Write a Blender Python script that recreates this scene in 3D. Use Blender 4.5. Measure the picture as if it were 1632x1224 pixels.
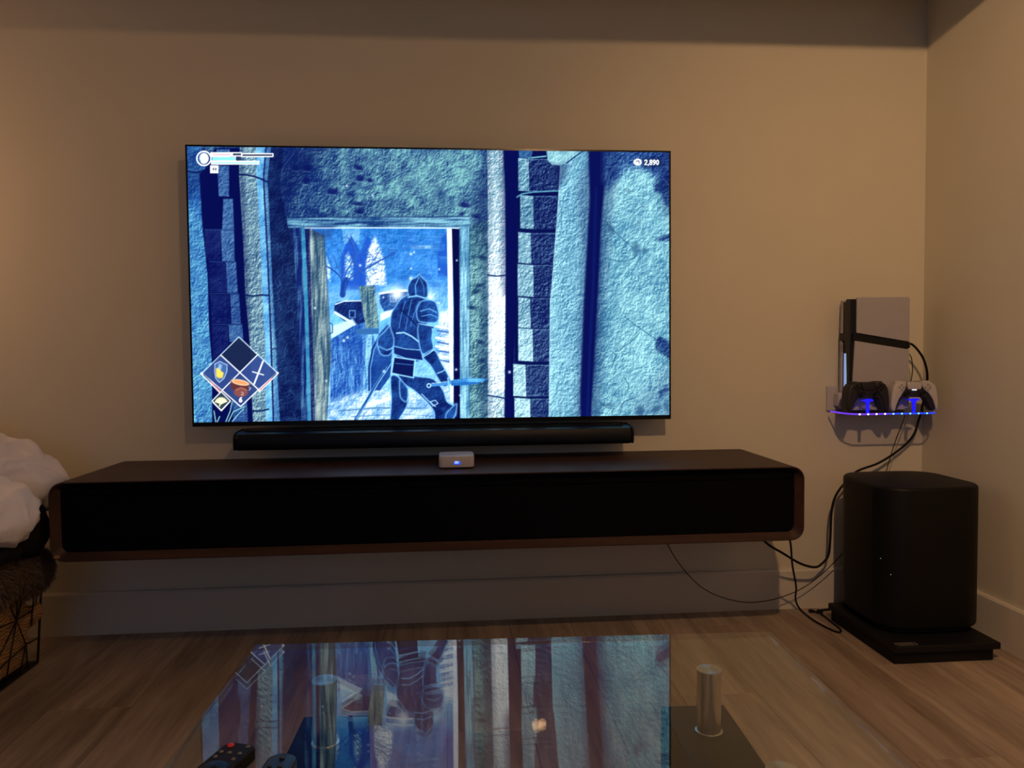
import bpy, bmesh, math, random
import numpy as np
from mathutils import Matrix, Vector, Euler, noise

random.seed(7)
for o in list(bpy.data.objects):
    bpy.data.objects.remove(o, do_unlink=True)
scene = bpy.context.scene
COL = scene.collection

# ------------------------------------------------------------------ camera, world, exposure
cam_data = bpy.data.cameras.new('camera')
cam_data.sensor_fit = 'HORIZONTAL'
cam_data.sensor_width = 36.0
cam_data.lens = 36.0 * 1219.15 / 1632.0
cam_data.clip_start = 0.02
cam = bpy.data.objects.new('camera', cam_data)
COL.objects.link(cam)
_r = Vector((0.99657629, -0.08219655, -0.00891223))
_u = Vector((0.0122671, 0.04040096, 0.99910824))
_f = Vector((0.08176318, 0.99579691, -0.04127095))
_m = Matrix((_r, _u, -_f)).transposed().to_4x4()
_m.translation = Vector((0.0362868, -2.41873417, 0.85276967))
cam.matrix_world = _m
scene.camera = cam

world = bpy.data.worlds.new('world')
scene.world = world
world.use_nodes = True
world.node_tree.nodes['Background'].inputs[0].default_value = (0.50, 0.86, 1.65, 1)     # even cool sky, added as fill through the made-up rear window
world.node_tree.nodes['Background'].inputs[1].default_value = 1.0

vs = scene.view_settings
vs.view_transform = 'Standard'
vs.look = 'None'
vs.gamma = 1.0
vs.use_curve_mapping = False
vs.exposure = 0.0

# light levels of the lamps in the room
LAMP = Vector((0.56, -2.15, 2.10))              # spotlight head under the ceiling
AIM = Vector((2.5, -0.75, 0.95))                  # it is turned towards the right-hand corner
BULB_RADIANCE = 620.0
BULB_COLOR = (1.0, 0.56, 0.275)
SPOT_WATTS = 74.0
FLOOR_LAMP_RADIANCE = 19.0
FLOOR_LAMP_COLOR = (1.0, 0.52, 0.26)
SCREEN_GAIN = 1.18
portal_data = bpy.data.lights.new('fill_window_portal', 'AREA')  # guides the added sky fill through the made-up rear opening
portal_data.shape = 'RECTANGLE'
portal_data.size, portal_data.size_y = 1.8, 1.3
portal_data.cycles.is_portal = True
portal = bpy.data.objects.new('fill_window_portal', portal_data)
COL.objects.link(portal)
portal.location = (-.9, -5.26, 1.45)
portal.rotation_euler = (math.radians(90), 0, 0)
spot_data = bpy.data.lights.new('spot_beam', 'SPOT')
spot_data.energy = SPOT_WATTS
spot_data.color = BULB_COLOR
spot_data.spot_size = math.radians(130)
spot_data.spot_blend = 1.0
spot_data.shadow_soft_size = 0.022
spot_beam = bpy.data.objects.new('spot_beam', spot_data)
COL.objects.link(spot_beam)
spot_beam.location = LAMP
spot_beam.rotation_euler = (AIM - LAMP).to_track_quat('-Z', 'Y').to_euler()


# ------------------------------------------------------------------ helpers
def srgb(r, g=None, b=None):
    if g is None:
        g = b = r
    def f(c):
        c = c / 255.0
        return c / 12.92 if c <= 0.04045 else ((c + 0.055) / 1.055) ** 2.4
    return (f(r), f(g), f(b))


def new_mat(name):
    m = bpy.data.materials.new(name)
    m.use_nodes = True
    nt = m.node_tree
    b = nt.nodes['Principled BSDF']
    return m, nt, b


def plain(name, col, rough=0.5, metal=0.0, spec=0.5, var=0.08, scale=40.0, bump=0.0, emit=None, estr=0.0, coat=0.0):
    """procedural material: base colour broken up by noise, optional relief"""
    m, nt, b = new_mat(name)
    N, L = nt.nodes, nt.links
    tc = N.new('ShaderNodeTexCoord')
    nz = N.new('ShaderNodeTexNoise')
    nz.inputs['Scale'].default_value = scale
    nz.inputs['Detail'].default_value = 3
    L.new(tc.outputs['Object'], nz.inputs['Vector'])
    mp = N.new('ShaderNodeMapRange')
    mp.inputs[3].default_value = 1 - var
    mp.inputs[4].default_value = 1 + var
    L.new(nz.outputs['Fac'], mp.inputs[0])
    mx = N.new('ShaderNodeVectorMath')
    mx.operation = 'SCALE'
    mx.inputs[0].default_value = col
    L.new(mp.outputs[0], mx.inputs['Scale'])
    L.new(mx.outputs[0], b.inputs['Base Color'])
    b.inputs['Roughness'].default_value = rough
    b.inputs['Metallic'].default_value = metal
    b.inputs['Specular IOR Level'].default_value = spec
    b.inputs['Coat Weight'].default_value = coat
    if bump:
        bp = N.new('ShaderNodeBump')
        bp.inputs['Strength'].default_value = bump
        bp.inputs['Distance'].default_value = 0.002
        L.new(nz.outputs['Fac'], bp.inputs['Height'])
        L.new(bp.outputs[0], b.inputs['Normal'])
    if emit:
        b.inputs['Emission Color'].default_value = (*emit, 1)
        b.inputs['Emission Strength'].default_value = estr
    return m


def wood(name, c1, c2, scale=1.0, axis='Y', rough=0.45, rnd=True, spec=0.4, bump=0.08):
    m, nt, b = new_mat(name)
    N, L = nt.nodes, nt.links
    tc = N.new('ShaderNodeTexCoord')
    oi = N.new('ShaderNodeObjectInfo')
    add = N.new('ShaderNodeVectorMath')
    add.operation = 'MULTIPLY_ADD'
    add.inputs[1].default_value = (1, 1, 1)
    L.new(tc.outputs['Object'], add.inputs[0])
    cmb = N.new('ShaderNodeCombineXYZ')
    ml = N.new('ShaderNodeMath')
    ml.operation = 'MULTIPLY'
    ml.inputs[1].default_value = 37.0 if rnd else 0.0
    L.new(oi.outputs['Random'], ml.inputs[0])
    for i in range(3):
        L.new(ml.outputs[0], cmb.inputs[i])
    L.new(cmb.outputs[0], add.inputs[2])
    mp = N.new('ShaderNodeMapping')
    s = {'X': (1.2, 14, 14), 'Y': (14, 1.2, 14), 'Z': (14, 14, 1.2)}[axis]
    mp.inputs['Scale'].default_value = tuple(v * scale for v in s)
    L.new(add.outputs[0], mp.inputs['Vector'])
    n1 = N.new('ShaderNodeTexNoise')
    n1.inputs['Scale'].default_value = 1.0
    n1.inputs['Detail'].default_value = 6
    n1.inputs['Roughness'].default_value = 0.62
    n1.inputs['Distortion'].default_value = 0.6
    L.new(mp.outputs[0], n1.inputs['Vector'])
    n2 = N.new('ShaderNodeTexNoise')
    n2.inputs['Scale'].default_value = 5.0
    n2.inputs['Detail'].default_value = 4
    L.new(mp.outputs[0], n2.inputs['Vector'])
    mix = N.new('ShaderNodeMath')
    mix.operation = 'MULTIPLY_ADD'
    mix.inputs[1].default_value = 0.35
    L.new(n2.outputs['Fac'], mix.inputs[0])
    L.new(n1.outputs['Fac'], mix.inputs[2])
    rp = N.new('ShaderNodeValToRGB')
    rp.color_ramp.elements[0].position = 0.42
    rp.color_ramp.elements[0].color = (*c1, 1)
    rp.color_ramp.elements[1].position = 0.92
    rp.color_ramp.elements[1].color = (*c2, 1)
    L.new(mix.outputs[0], rp.inputs[0])
    hs = N.new('ShaderNodeHueSaturation')
    mr = N.new('ShaderNodeMapRange')
    mr.inputs[3].default_value = 0.86 if rnd else 1.0
    mr.inputs[4].default_value = 1.14 if rnd else 1.0
    L.new(oi.outputs['Random'], mr.inputs[0])
    L.new(mr.outputs[0], hs.inputs['Value'])
    L.new(rp.outputs[0], hs.inputs['Color'])
    L.new(hs.outputs[0], b.inputs['Base Color'])
    b.inputs['Roughness'].default_value = rough
    b.inputs['Specular IOR Level'].default_value = spec
    bp = N.new('ShaderNodeBump')
    bp.inputs['Strength'].default_value = bump
    bp.inputs['Distance'].default_value = 0.001
    L.new(n2.outputs['Fac'], bp.inputs['Height'])
    L.new(bp.outputs[0], b.inputs['Normal'])
    return m


def emitter(name, col, strength):
    m, nt, b = new_mat(name)
    b.inputs['Base Color'].default_value = (0.02, 0.02, 0.02, 1)
    b.inputs['Emission Color'].default_value = (*col, 1)
    b.inputs['Emission Strength'].default_value = strength
    return m


def clear(name, tint, ior=1.5, rough=0.0):
    """thin clear sheet: light passes straight through, each face mirrors by its Fresnel share"""
    m = bpy.data.materials.new(name)
    m.use_nodes = True
    nt = m.node_tree
    N, L = nt.nodes, nt.links
    N.remove(N['Principled BSDF'])
    out = N['Material Output']
    tr = N.new('ShaderNodeBsdfTransparent')
    tr.inputs[0].default_value = (*tint, 1)
    gl = N.new('ShaderNodeBsdfGlossy')
    gl.inputs['Roughness'].default_value = rough
    geo = N.new('ShaderNodeNewGeometry')
    # the same mirror share from either side of a face
    dot = N.new('ShaderNodeVectorMath')
    dot.operation = 'DOT_PRODUCT'
    L.new(geo.outputs['Incoming'], dot.inputs[0])
    L.new(geo.outputs['Normal'], dot.inputs[1])
    ab = N.new('ShaderNodeMath')
    ab.operation = 'ABSOLUTE'
    L.new(dot.outputs['Value'], ab.inputs[0])
    f0 = ((ior - 1) / (ior + 1)) ** 2
    om = N.new('ShaderNodeMath')
    om.operation = 'SUBTRACT'
    om.inputs[0].default_value = 1.0
    L.new(ab.outputs[0], om.inputs[1])
    pw = N.new('ShaderNodeMath')
    pw.operation = 'POWER'
    pw.inputs[1].default_value = 5.0
    L.new(om.outputs[0], pw.inputs[0])
    ma = N.new('ShaderNodeMath')
    ma.operation = 'MULTIPLY_ADD'
    ma.inputs[1].default_value = 1 - f0
    ma.inputs[2].default_value = f0
    L.new(pw.outputs[0], ma.inputs[0])
    mx = N.new('ShaderNodeMixShader')
    L.new(ma.outputs[0], mx.inputs[0])
    L.new(tr.outputs[0], mx.inputs[1])
    L.new(gl.outputs[0], mx.inputs[2])
    L.new(mx.outputs[0], out.inputs[0])
    return m


def tag(o, label=None, cat=None, group=None, kind=None):
    if label: o['label'] = label
    if cat: o['category'] = cat
    if group: o['group'] = group
    if kind: o['kind'] = kind
    return o


def thing(name, label, cat, loc=(0, 0, 0), rot=(0, 0, 0), group=None):
    o = bpy.data.objects.new(name, None)
    o.empty_display_size = 0.05
    COL.objects.link(o)
    o.location = loc
    o.rotation_euler = rot
    return tag(o, label, cat, group)


def local_matrix(o):
    return Matrix.LocRotScale(o.location, o.rotation_euler, o.scale)


def world_of(o):
    m = local_matrix(o)
    if o.parent:
        m = world_of(o.parent) @ o.matrix_parent_inverse @ m
    return m


def put(name, bm, mat, parent=None, smooth=False, local=False, angle=None, recenter=True):
    """link a bmesh as one object; coordinates are world ones unless local is set (then the parent's)"""
    me = bpy.data.meshes.new(name)
    c = Vector((0, 0, 0))
    if recenter and len(bm.verts):
        lo = Vector([min(v.co[i] for v in bm.verts) for i in range(3)])
        hi = Vector([max(v.co[i] for v in bm.verts) for i in range(3)])
        c = (lo + hi) / 2
        bmesh.ops.translate(bm, verts=bm.verts, vec=-c)
    bm.normal_update()
    bm.to_mesh(me)
    bm.free()
    if smooth:
        me.polygons.foreach_set('use_smooth', [True] * len(me.polygons))
        if angle:
            me.set_sharp_from_angle(angle=math.radians(angle))
    for m in (mat if isinstance(mat, (list, tuple)) else [mat]):
        me.materials.append(m)
    o = bpy.data.objects.new(name, me)
    COL.objects.link(o)
    o.location = c
    if parent:
        o.parent = parent
        if not local:
            o.matrix_parent_inverse = world_of(parent).inverted()
    return o


def box_bm(x0, x1, y0, y1, z0, z1, bev=0.0, seg=2, bm=None):
    own = bm is None
    b2 = bmesh.new()
    bmesh.ops.create_cube(b2, size=1.0)
    for v in b2.verts:
        v.co = Vector((x0 + (v.co.x + .5) * (x1 - x0), y0 + (v.co.y + .5) * (y1 - y0), z0 + (v.co.z + .5) * (z1 - z0)))
    if bev:
        bmesh.ops.bevel(b2, geom=list(b2.edges), offset=bev, segments=seg, profile=0.5, affect='EDGES')
    if own:
        return b2
    me = bpy.data.meshes.new('tmp')
    b2.to_mesh(me)
    b2.free()
    bm.from_mesh(me)
    bpy.data.meshes.remove(me)
    return bm


def prism_bm(pts, a0, a1, plane='XZ', bev=0.0, seg=2):
    """extrude an outline; plane XZ extrudes along y, XY along z, YZ along x"""
    bm = bmesh.new()
    def P(p, t):
        return {'XZ': (p[0], t, p[1]), 'XY': (p[0], p[1], t), 'YZ': (t, p[0], p[1])}[plane]
    A = [bm.verts.new(P(p, a0)) for p in pts]
    B = [bm.verts.new(P(p, a1)) for p in pts]
    fa = bm.faces.new(A)
    fb = bm.faces.new(B[::-1])
    n = len(pts)
    for i in range(n):
        bm.faces.new((A[i], B[i], B[(i + 1) % n], A[(i + 1) % n]))
    bmesh.ops.recalc_face_normals(bm, faces=bm.faces)
    if bev:
        bm.edges.ensure_lookup_table()
        ed = list(fa.edges) + list(fb.edges)
        bmesh.ops.bevel(bm, geom=ed, offset=bev, segments=seg, profile=0.5, affect='EDGES', clamp_overlap=True)
    return bm


def rrect(x0, x1, y0, y1, r, n=6):
    if not isinstance(r, (list, tuple)):
        r = [r] * 4
    pts = []
    for (cx, cy, a, rr) in ((x1 - r[0], y1 - r[0], 0, r[0]), (x0 + r[1], y1 - r[1], 90, r[1]), (x0 + r[2], y0 + r[2], 180, r[2]), (x1 - r[3], y0 + r[3], 270, r[3])):
        for k in range(n + 1):
            t = math.radians(a + 90 * k / n)
            pts.append((cx + rr * math.cos(t), cy + rr * math.sin(t)))
    return pts


def catmull(pts, sub=8):
    P = [Vector(p) for p in pts]
    P = [P[0] * 2 - P[1]] + P + [P[-1] * 2 - P[-2]]
    out = []
    for i in range(1, len(P) - 2):
        for k in range(sub):
            t = k / sub
            a, b, c, d = P[i - 1:i + 3]
            out.append(0.5 * ((2 * b) + (c - a) * t + (2 * a - 5 * b + 4 * c - d) * t * t + (3 * b - a - 3 * c + d) * t ** 3))
    out.append(P[-2])
    return out


def tube_bm(pts, rad, n=8, bm=None, cap=True):
    bm = bm or bmesh.new()
    pts = [Vector(p) for p in pts]
    rings = []
    prev = None
    for i, p in enumerate(pts):
        t = (pts[min(i + 1, len(pts) - 1)] - pts[max(i - 1, 0)]).normalized()
        if prev is None:
            up = Vector((0, 0, 1)) if abs(t.z) < 0.9 else Vector((1, 0, 0))
            a = t.cross(up).normalized()
        else:
            a = (prev - t * prev.dot(t)).normalized()
        prev = a
        b = t.cross(a)
        r = rad[i] if isinstance(rad, (list, tuple)) else rad
        rings.append([bm.verts.new(p + (a * math.cos(2 * math.pi * k / n) + b * math.sin(2 * math.pi * k / n)) * r) for k in range(n)])
    for r0, r1 in zip(rings, rings[1:]):
        for k in range(n):
            bm.faces.new((r0[k], r0[(k + 1) % n], r1[(k + 1) % n], r1[k]))
    if cap:
        bm.faces.new(rings[0][::-1])
        bm.faces.new(rings[-1])
    return bm


def lathe_bm(prof, center=(0, 0, 0), n=32, bm=None):
    """prof: (radius, z) from the bottom up"""
    bm = bm or bmesh.new()
    c = Vector(center)
    rings = []
    for r, z in prof:
        if r < 1e-6:
            rings.append([bm.verts.new(c + Vector((0, 0, z)))])
        else:
            rings.append([bm.verts.new(c + Vector((r * math.cos(2 * math.pi * k / n), r * math.sin(2 * math.pi * k / n), z))) for k in range(n)])
    for a, b in zip(rings, rings[1:]):
        if len(a) == 1 and len(b) == 1:
            continue
        for k in range(n):
            k2 = (k + 1) % n
            if len(a) == 1:
                bm.faces.new((a[0], b[k2], b[k]))
            elif len(b) == 1:
                bm.faces.new((a[k], a[k2], b[0]))
            else:
                bm.faces.new((a[k], a[k2], b[k2], b[k]))
    bmesh.ops.recalc_face_normals(bm, faces=bm.faces)
    return bm


def blob(ells, voxel=0.01, smooth=6, disp=0.0, dscale=0.1, depth=2, ttype='CLOUDS', boxes=()):
    """soft heap: ellipsoids fused by a voxel remesh, smoothed and rumpled; returns a bmesh in world coordinates"""
    bm = bmesh.new()
    for c, r, rot in ells:
        M = Matrix.Translation(c) @ Euler([math.radians(v) for v in rot]).to_matrix().to_4x4() @ Matrix.Diagonal((*r, 1))
        bmesh.ops.create_icosphere(bm, subdivisions=4, radius=1.0, matrix=M)
    for bx in boxes:
        box_bm(*bx, bev=.022, seg=3, bm=bm)
    me = bpy.data.meshes.new('tmp')
    bm.to_mesh(me)
    bm.free()
    o = bpy.data.objects.new('tmp', me)
    COL.objects.link(o)
    md = o.modifiers.new('r', 'REMESH')
    md.mode = 'VOXEL'
    md.voxel_size = voxel
    ms = o.modifiers.new('s', 'SMOOTH')
    ms.iterations = smooth
    ms.factor = 0.5
    if disp:
        tx = bpy.data.textures.new('tmp', ttype)
        tx.noise_scale = dscale
        if ttype == 'CLOUDS':
            tx.noise_depth = depth
        mdp = o.modifiers.new('d', 'DISPLACE')
        mdp.texture = tx
        mdp.texture_coords = 'LOCAL'
        mdp.strength = disp
        mdp.mid_level = 0.5
    dg = bpy.context.evaluated_depsgraph_get()
    ev = o.evaluated_get(dg)
    m2 = ev.to_mesh()
    out = bmesh.new()
    out.from_mesh(m2)
    ev.to_mesh_clear()
    bpy.data.objects.remove(o, do_unlink=True)
    bpy.data.meshes.remove(me)
    return out


# ------------------------------------------------------------------ materials
M = {}
M['wall'] = plain('beige_wall_paint', (0.62, 0.60, 0.49), rough=0.75, spec=0.3, var=0.03, scale=6, bump=0.0)
M['white_paint'] = plain('white_trim_paint', (0.62, 0.60, 0.52), rough=0.5, spec=0.4, var=0.03, scale=12)
M['ceiling'] = plain('ceiling_paint', (0.62, 0.57, 0.48), rough=0.9, spec=0.2, var=0.03, scale=8)
M['plank'] = wood('laminate_plank', srgb(112, 97, 86), srgb(186, 171, 156), rough=0.42, spec=0.35)
M['walnut'] = wood('dark_walnut_veneer', srgb(40, 27, 23), srgb(72, 50, 43), axis='X', rnd=False, rough=0.5, spec=0.3)
M['front_black'] = plain('black_fabric_front', (0.0022, 0.0026, 0.004), rough=0.7, spec=0.06, scale=400, bump=0.2)
M['black_gloss'] = plain('black_gloss', (0.004, 0.005, 0.007), rough=0.22, spec=0.35)
M['black_matte'] = plain('black_matte', (0.006, 0.006, 0.007), rough=0.55, spec=0.25, scale=300)
M['black_rubber'] = plain('black_rubber', (0.007, 0.006, 0.006), rough=0.6, spec=0.2)
M['pedestal'] = plain('black_satin_pedestal', (0.005, 0.005, 0.006), rough=0.45, spec=0.12)
M['sub_black'] = plain('speaker_black', (0.0045, 0.0045, 0.0045), rough=0.5, spec=0.2, scale=500, bump=0.1)
M['bar_black'] = plain('soundbar_mesh_black', (0.002, 0.005, 0.010), rough=0.4, spec=0.25, scale=800, bump=0.2)
M['white_plastic'] = plain('white_plastic', (0.46, 0.45, 0.46), rough=0.45, spec=0.4, var=0.02)
M['console_white'] = plain('console_white', (0.36, 0.355, 0.39), rough=0.5, spec=0.3, var=0.02)
M['box_white'] = plain('box_white', (0.55, 0.54, 0.55), rough=0.3, spec=0.5, var=0.02)
M['grey_plastic'] = plain('grey_plastic', (0.30, 0.29, 0.28), rough=0.5)
M['steel'] = plain('brushed_steel', (0.55, 0.54, 0.52), rough=0.28, metal=1.0, scale=150, var=0.1)
M['ctrl_black'] = plain('controller_black', (0.013, 0.013, 0.018), rough=0.45, spec=0.4)
M['glass'] = clear('clear_table_glass', (0.93, 0.96, 0.95), ior=1.56)
M['acrylic'] = clear('clear_acrylic', (0.90, 0.90, 0.95), ior=1.45)
M['led_blue'] = emitter('lit_blue_acrylic', (0.0005, 0.003, 1.0), 1.15)
M['fleece'] = plain('white_fleece', (0.88, 0.85, 0.84), rough=0.95, spec=0.1, scale=90, var=0.05, bump=0.5)
M['black_cloth'] = plain('black_cloth', (0.012, 0.011, 0.012), rough=0.85, spec=0.2, scale=60, bump=0.4)
M['fur'] = plain('grey_brown_fur', (0.15, 0.115, 0.10), rough=0.8, spec=0.2, var=0.35, scale=60)
M['wire'] = plain('black_wire', (0.008, 0.008, 0.009), rough=0.45, spec=0.5)

# tan ribbed cloth
m, nt, b = new_mat('tan_ribbed_cloth')
N, L = nt.nodes, nt.links
tc = N.new('ShaderNodeTexCoord')
wv = N.new('ShaderNodeTexWave')
wv.inputs['Scale'].default_value = 34
wv.inputs['Distortion'].default_value = 9
wv.inputs['Detail'].default_value = 3
wv.inputs['Detail Scale'].default_value = 1.2
wv.bands_direction = 'Z'
L.new(tc.outputs['Object'], wv.inputs['Vector'])
rp = N.new('ShaderNodeValToRGB')
rp.color_ramp.elements[0].color = (*srgb(150, 116, 76), 1)
rp.color_ramp.elements[1].color = (*srgb(196, 158, 112), 1)
L.new(wv.outputs['Fac'], rp.inputs[0])
L.new(rp.outputs[0], b.inputs['Base Color'])
b.inputs['Roughness'].default_value = 0.9
bp = N.new('ShaderNodeBump')
bp.inputs['Strength'].default_value = 0.6
bp.inputs['Distance'].default_value = 0.004
L.new(wv.outputs['Fac'], bp.inputs['Height'])
L.new(bp.outputs[0], b.inputs['Normal'])
M['tan'] = m

# radially brushed disc
m, nt, b = new_mat('radially_brushed_disc')
N, L = nt.nodes, nt.links
tg = N.new('ShaderNodeTangent')
tg.direction_type = 'RADIAL'
tg.axis = 'Z'
L.new(tg.outputs[0], b.inputs['Tangent'])
b.inputs['Base Color'].default_value = (0.75, 0.75, 0.75, 1)
b.inputs['Metallic'].default_value = 1.0
b.inputs['Roughness'].default_value = 0.32
b.inputs['Anisotropic'].default_value = 0.9
M['disc'] = m

# ------------------------------------------------------------------ the room
RX, BACK, LX, RY, CZ = 1.604, 0.0, -3.6, -5.2, 2.45


def struct(name, bm, mat, parent=None, **k):
    o = put(name, bm, mat, parent, **k)
    if parent is None:
        o['kind'] = 'structure'
    return o


wall_back = struct('wall_back', box_bm(LX, RX + .1, 0, .1, 0, CZ), M['wall'])
wall_right = struct('wall_right', box_bm(RX, RX + .1, RY, 0, 0, CZ), M['wall'])
struct('wall_left', box_bm(LX - .1, LX, RY, .1, 0, CZ), M['wall'])
WX0, WX1, WZ0, WZ1 = -1.8, 0.0, .80, 2.10  # opening in the unseen rear wall, cut to let cool fill in
bm = bmesh.new()
for a in ((LX, WX0, 0, CZ), (WX1, RX + .1, 0, CZ), (WX0, WX1, 0, WZ0), (WX0, WX1, WZ1, CZ)):
    box_bm(a[0], a[1], RY - .1, RY, a[2], a[3], bm=bm)
struct('wall_rear', bm, M['wall'])
fill_win = thing('fill_window_1', None, None, ((WX0 + WX1) / 2, RY - .05, WZ0))  # made-up window behind the camera, added for cool fill light
fill_win['kind'] = 'structure'
for a in ((WX0, WX0 + .05, WZ0, WZ1), (WX1 - .05, WX1, WZ0, WZ1), (WX0 + .05, WX1 - .05, WZ0, WZ0 + .05), (WX0 + .05, WX1 - .05, WZ1 - .05, WZ1), (-.925, -.875, WZ0 + .05, WZ1 - .05)):
    put('fill_window_frame', box_bm(a[0], a[1], RY - .09, RY - .04, a[2], a[3], bev=.003, seg=1), M['white_paint'], fill_win)
for a in ((WX0 + .05, -.925), (-.875, WX1 - .05)):
    put('fill_window_pane', box_bm(a[0], a[1], RY - .067, RY - .063, WZ0 + .05, WZ1 - .05), M['glass'], fill_win)
struct('ceiling', box_bm(LX - .1, RX + .1, RY - .1, .1, CZ, CZ + .1), M['ceiling'])
# dropped beam across the ceiling between the lamp and the television wall
struct('trim_1', box_bm(LX, RX, -.66, -.50, 1.9135, CZ), M['ceiling'])
floor = struct('floor', box_bm(LX - .1, RX + .1, RY - .1, .1, -.06, -.0112), plain('underlay', srgb(70, 52, 40), rough=0.8))

# laminate planks
PW, PL = 0.19196, 1.28
pm = None
row = 0
x = 1.3665 + PW
while x > LX:
    x0, x1 = max(x - PW, LX), min(x, RX)
    off = (row * 0.47) % PL
    y = 0.0 - 0.0
    ys = [0.0]
    yy = -off if off > 0.12 else -PL
    while yy > RY:
        ys.append(yy)
        yy -= PL
    ys.append(RY)
    for ya, yb in zip(ys, ys[1:]):
        o = put('plank', box_bm(x0 + .0003, x1 - .0003, yb + .0003, ya - .0003, -.011, 0, bev=.0008, seg=1), M['plank'], floor)
    x -= PW
    row += 1
x0 = 1.3665 + PW
for ya, yb in ((0, -.6), (-.6, -1.9), (-1.9, -3.2), (-3.2, RY)):
    put('plank', box_bm(x0 + .0006, RX - .0006, yb + .0006, ya - .0006, -.011, 0, bev=.0012, seg=1), M['plank'], floor)

BH, BT = 0.1305, 0.014
bprof = [(0, 0), (-BT, 0), (-BT, BH - .006), (-BT + .004, BH), (0, BH)]
struct('baseboard_back', prism_bm(bprof, LX, RX - BT, 'YZ'), M['white_paint'])
struct('baseboard_right', prism_bm([(RX + p[0], p[1]) for p in bprof], RY, 0, 'XZ'), M['white_paint'])
for (px, pz, r) in ((.903, .704, .009), (1.108, .709, .008), (-.188, 1.522, .006)):
    bm = bmesh.new()
    bmesh.ops.create_circle(bm, cap_ends=True, radius=r, segments=14)
    for v in bm.verts:
        v.co = Vector((px + v.co.x * random.uniform(.7, 1.2), -.0006, pz + v.co.y * random.uniform(.8, 1.4)))
    g = bmesh.ops.extrude_face_region(bm, geom=list(bm.faces))
    for v in g['geom']:
        if isinstance(v, bmesh.types.BMVert):
            v.co.y = 0.0005
    bmesh.ops.recalc_face_normals(bm, faces=bm.faces)
    put('filler_patch', bm, M['white_paint'], wall_back)

# ------------------------------------------------------------------ lamps (above and beside the picture)
aim = (AIM - LAMP).normalized()
rotm = aim.to_track_quat('Z', 'Y').to_matrix().to_4x4()
HEAD = LAMP - aim * .045
t = thing('ceiling_spotlight', 'black ceiling spotlight with a warm bulb turned to the corner', 'lamp', (HEAD.x, HEAD.y, CZ))
put('ceiling_plate', lathe_bm([(0.0, -.03), (.05, -.03), (.055, 0), (0, 0)], (HEAD.x, HEAD.y, CZ)), M['black_matte'], t, smooth=True, angle=40)
put('stem', tube_bm([(HEAD.x, HEAD.y, CZ - .02), HEAD - aim * .03], .006), M['black_rubber'], t)
cup = lathe_bm([(.020, -.055), (.038, -.048), (.043, -.034), (.045, -.022)], (0, 0, 0), n=32)
bmesh.ops.solidify(cup, geom=list(cup.faces), thickness=.002)
bmesh.ops.transform(cup, matrix=Matrix.Translation(HEAD) @ rotm, verts=cup.verts)
put('head', cup, M['black_matte'], t, smooth=True, angle=50)
bm = bmesh.new()
bmesh.ops.create_icosphere(bm, subdivisions=3, radius=.028, matrix=Matrix.Translation(HEAD))
put('bulb', bm, emitter('warm_bulb', BULB_COLOR, BULB_RADIANCE), t, smooth=True)
spot_beam.parent = t
spot_beam.matrix_parent_inverse = world_of(t).inverted()

FL = Vector((-1.80, -.45, 0))
t = thing('floor_lamp', 'floor lamp with an opal globe beyond the basket', 'lamp', FL)
put('base', lathe_bm([(0, 0), (.14, 0), (.14, .015), (.02, .025), (0, .025)], FL), M['black_matte'], t, smooth=True, angle=40)
put('pole', tube_bm([FL + Vector((0, 0, .02)), FL + Vector((0, 0, 1.15))], .011), M['black_matte'], t)
put('globe_holder', lathe_bm([(.012, 1.14), (.045, 1.155), (.05, 1.175), (.04, 1.18), (0, 1.18)], FL, n=24), M['black_matte'], t, smooth=True, angle=40)
bm = bmesh.new()
bmesh.ops.create_icosphere(bm, subdivisions=3, radius=.10, matrix=Matrix.Translation(FL + Vector((0, 0, 1.265))))
put('opal_globe', bm, emitter('opal_globe_light', FLOOR_LAMP_COLOR, FLOOR_LAMP_RADIANCE), t, smooth=True)

# ------------------------------------------------------------------ television
TW, TB, TT, TY = 1.449 / 2, 0.6406, 1.4682, -0.085
t = thing('television', 'large flat television on the wall showing a knight in a blue stone doorway', 'television', (0, 0, TB))
put('panel', box_bm(-TW, TW, TY + .0015, TY + .010, TB, TT, bev=.0015, seg=1), M['black_gloss'], t)
put('rear_housing', box_bm(-.52, .52, -.075, -.032, TB + .015, TB + .50, bev=.012, seg=3), M['black_matte'], t)
put('wall_mount', box_bm(-.25, .25, -.034, -.0005, TB + .18, TB + .42, bev=.003, seg=1), M['black_matte'], t)
SX0, SX1, SZ0, SZ1 = -.7195, .7195, .6535, 1.4632
for nm, a in (('bezel', (-TW, TW, SZ1, TT)), ('bezel', (-TW, SX0, SZ0, SZ1)), ('bezel', (SX1, TW, SZ0, SZ1)), ('bezel', (-TW, TW, TB, SZ0))):
    put(nm, box_bm(a[0], a[1], TY - .001, TY + .003, a[2], a[3]), M['black_gloss'], t)

# the picture on the screen: computed per vertex of the screen mesh (no image file)
NX, NZ = 880, 496
gx = np.linspace(SX0, SX1, NX)
gz = np.linspace(SZ0, SZ1, NZ)
GX, GZZ = np.meshgrid(gx, gz)
_w = .034701985 * GX - .017516243 * GZZ + 1.0
PX = (543.9778969 * GX - 18.9047342 * GZZ + 701.9643822) / _w      # drawing units of the picture
PY = (14.8902155 * GX - 527.6911336 * GZZ + 1004.3014965) / _w
IMG = np.zeros((NZ, NX, 3))


def _hash(ix, iy, seed):
    h = (ix.astype(np.int64) * 374761393 + iy.astype(np.int64) * 668265263 + seed * 974634541) & 0xFFFFFFFF
    h = ((h ^ (h >> 13)) * 1274126177) & 0xFFFFFFFF
    return ((h ^ (h >> 16)) & 0xFFFF) / 65535.0


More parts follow.
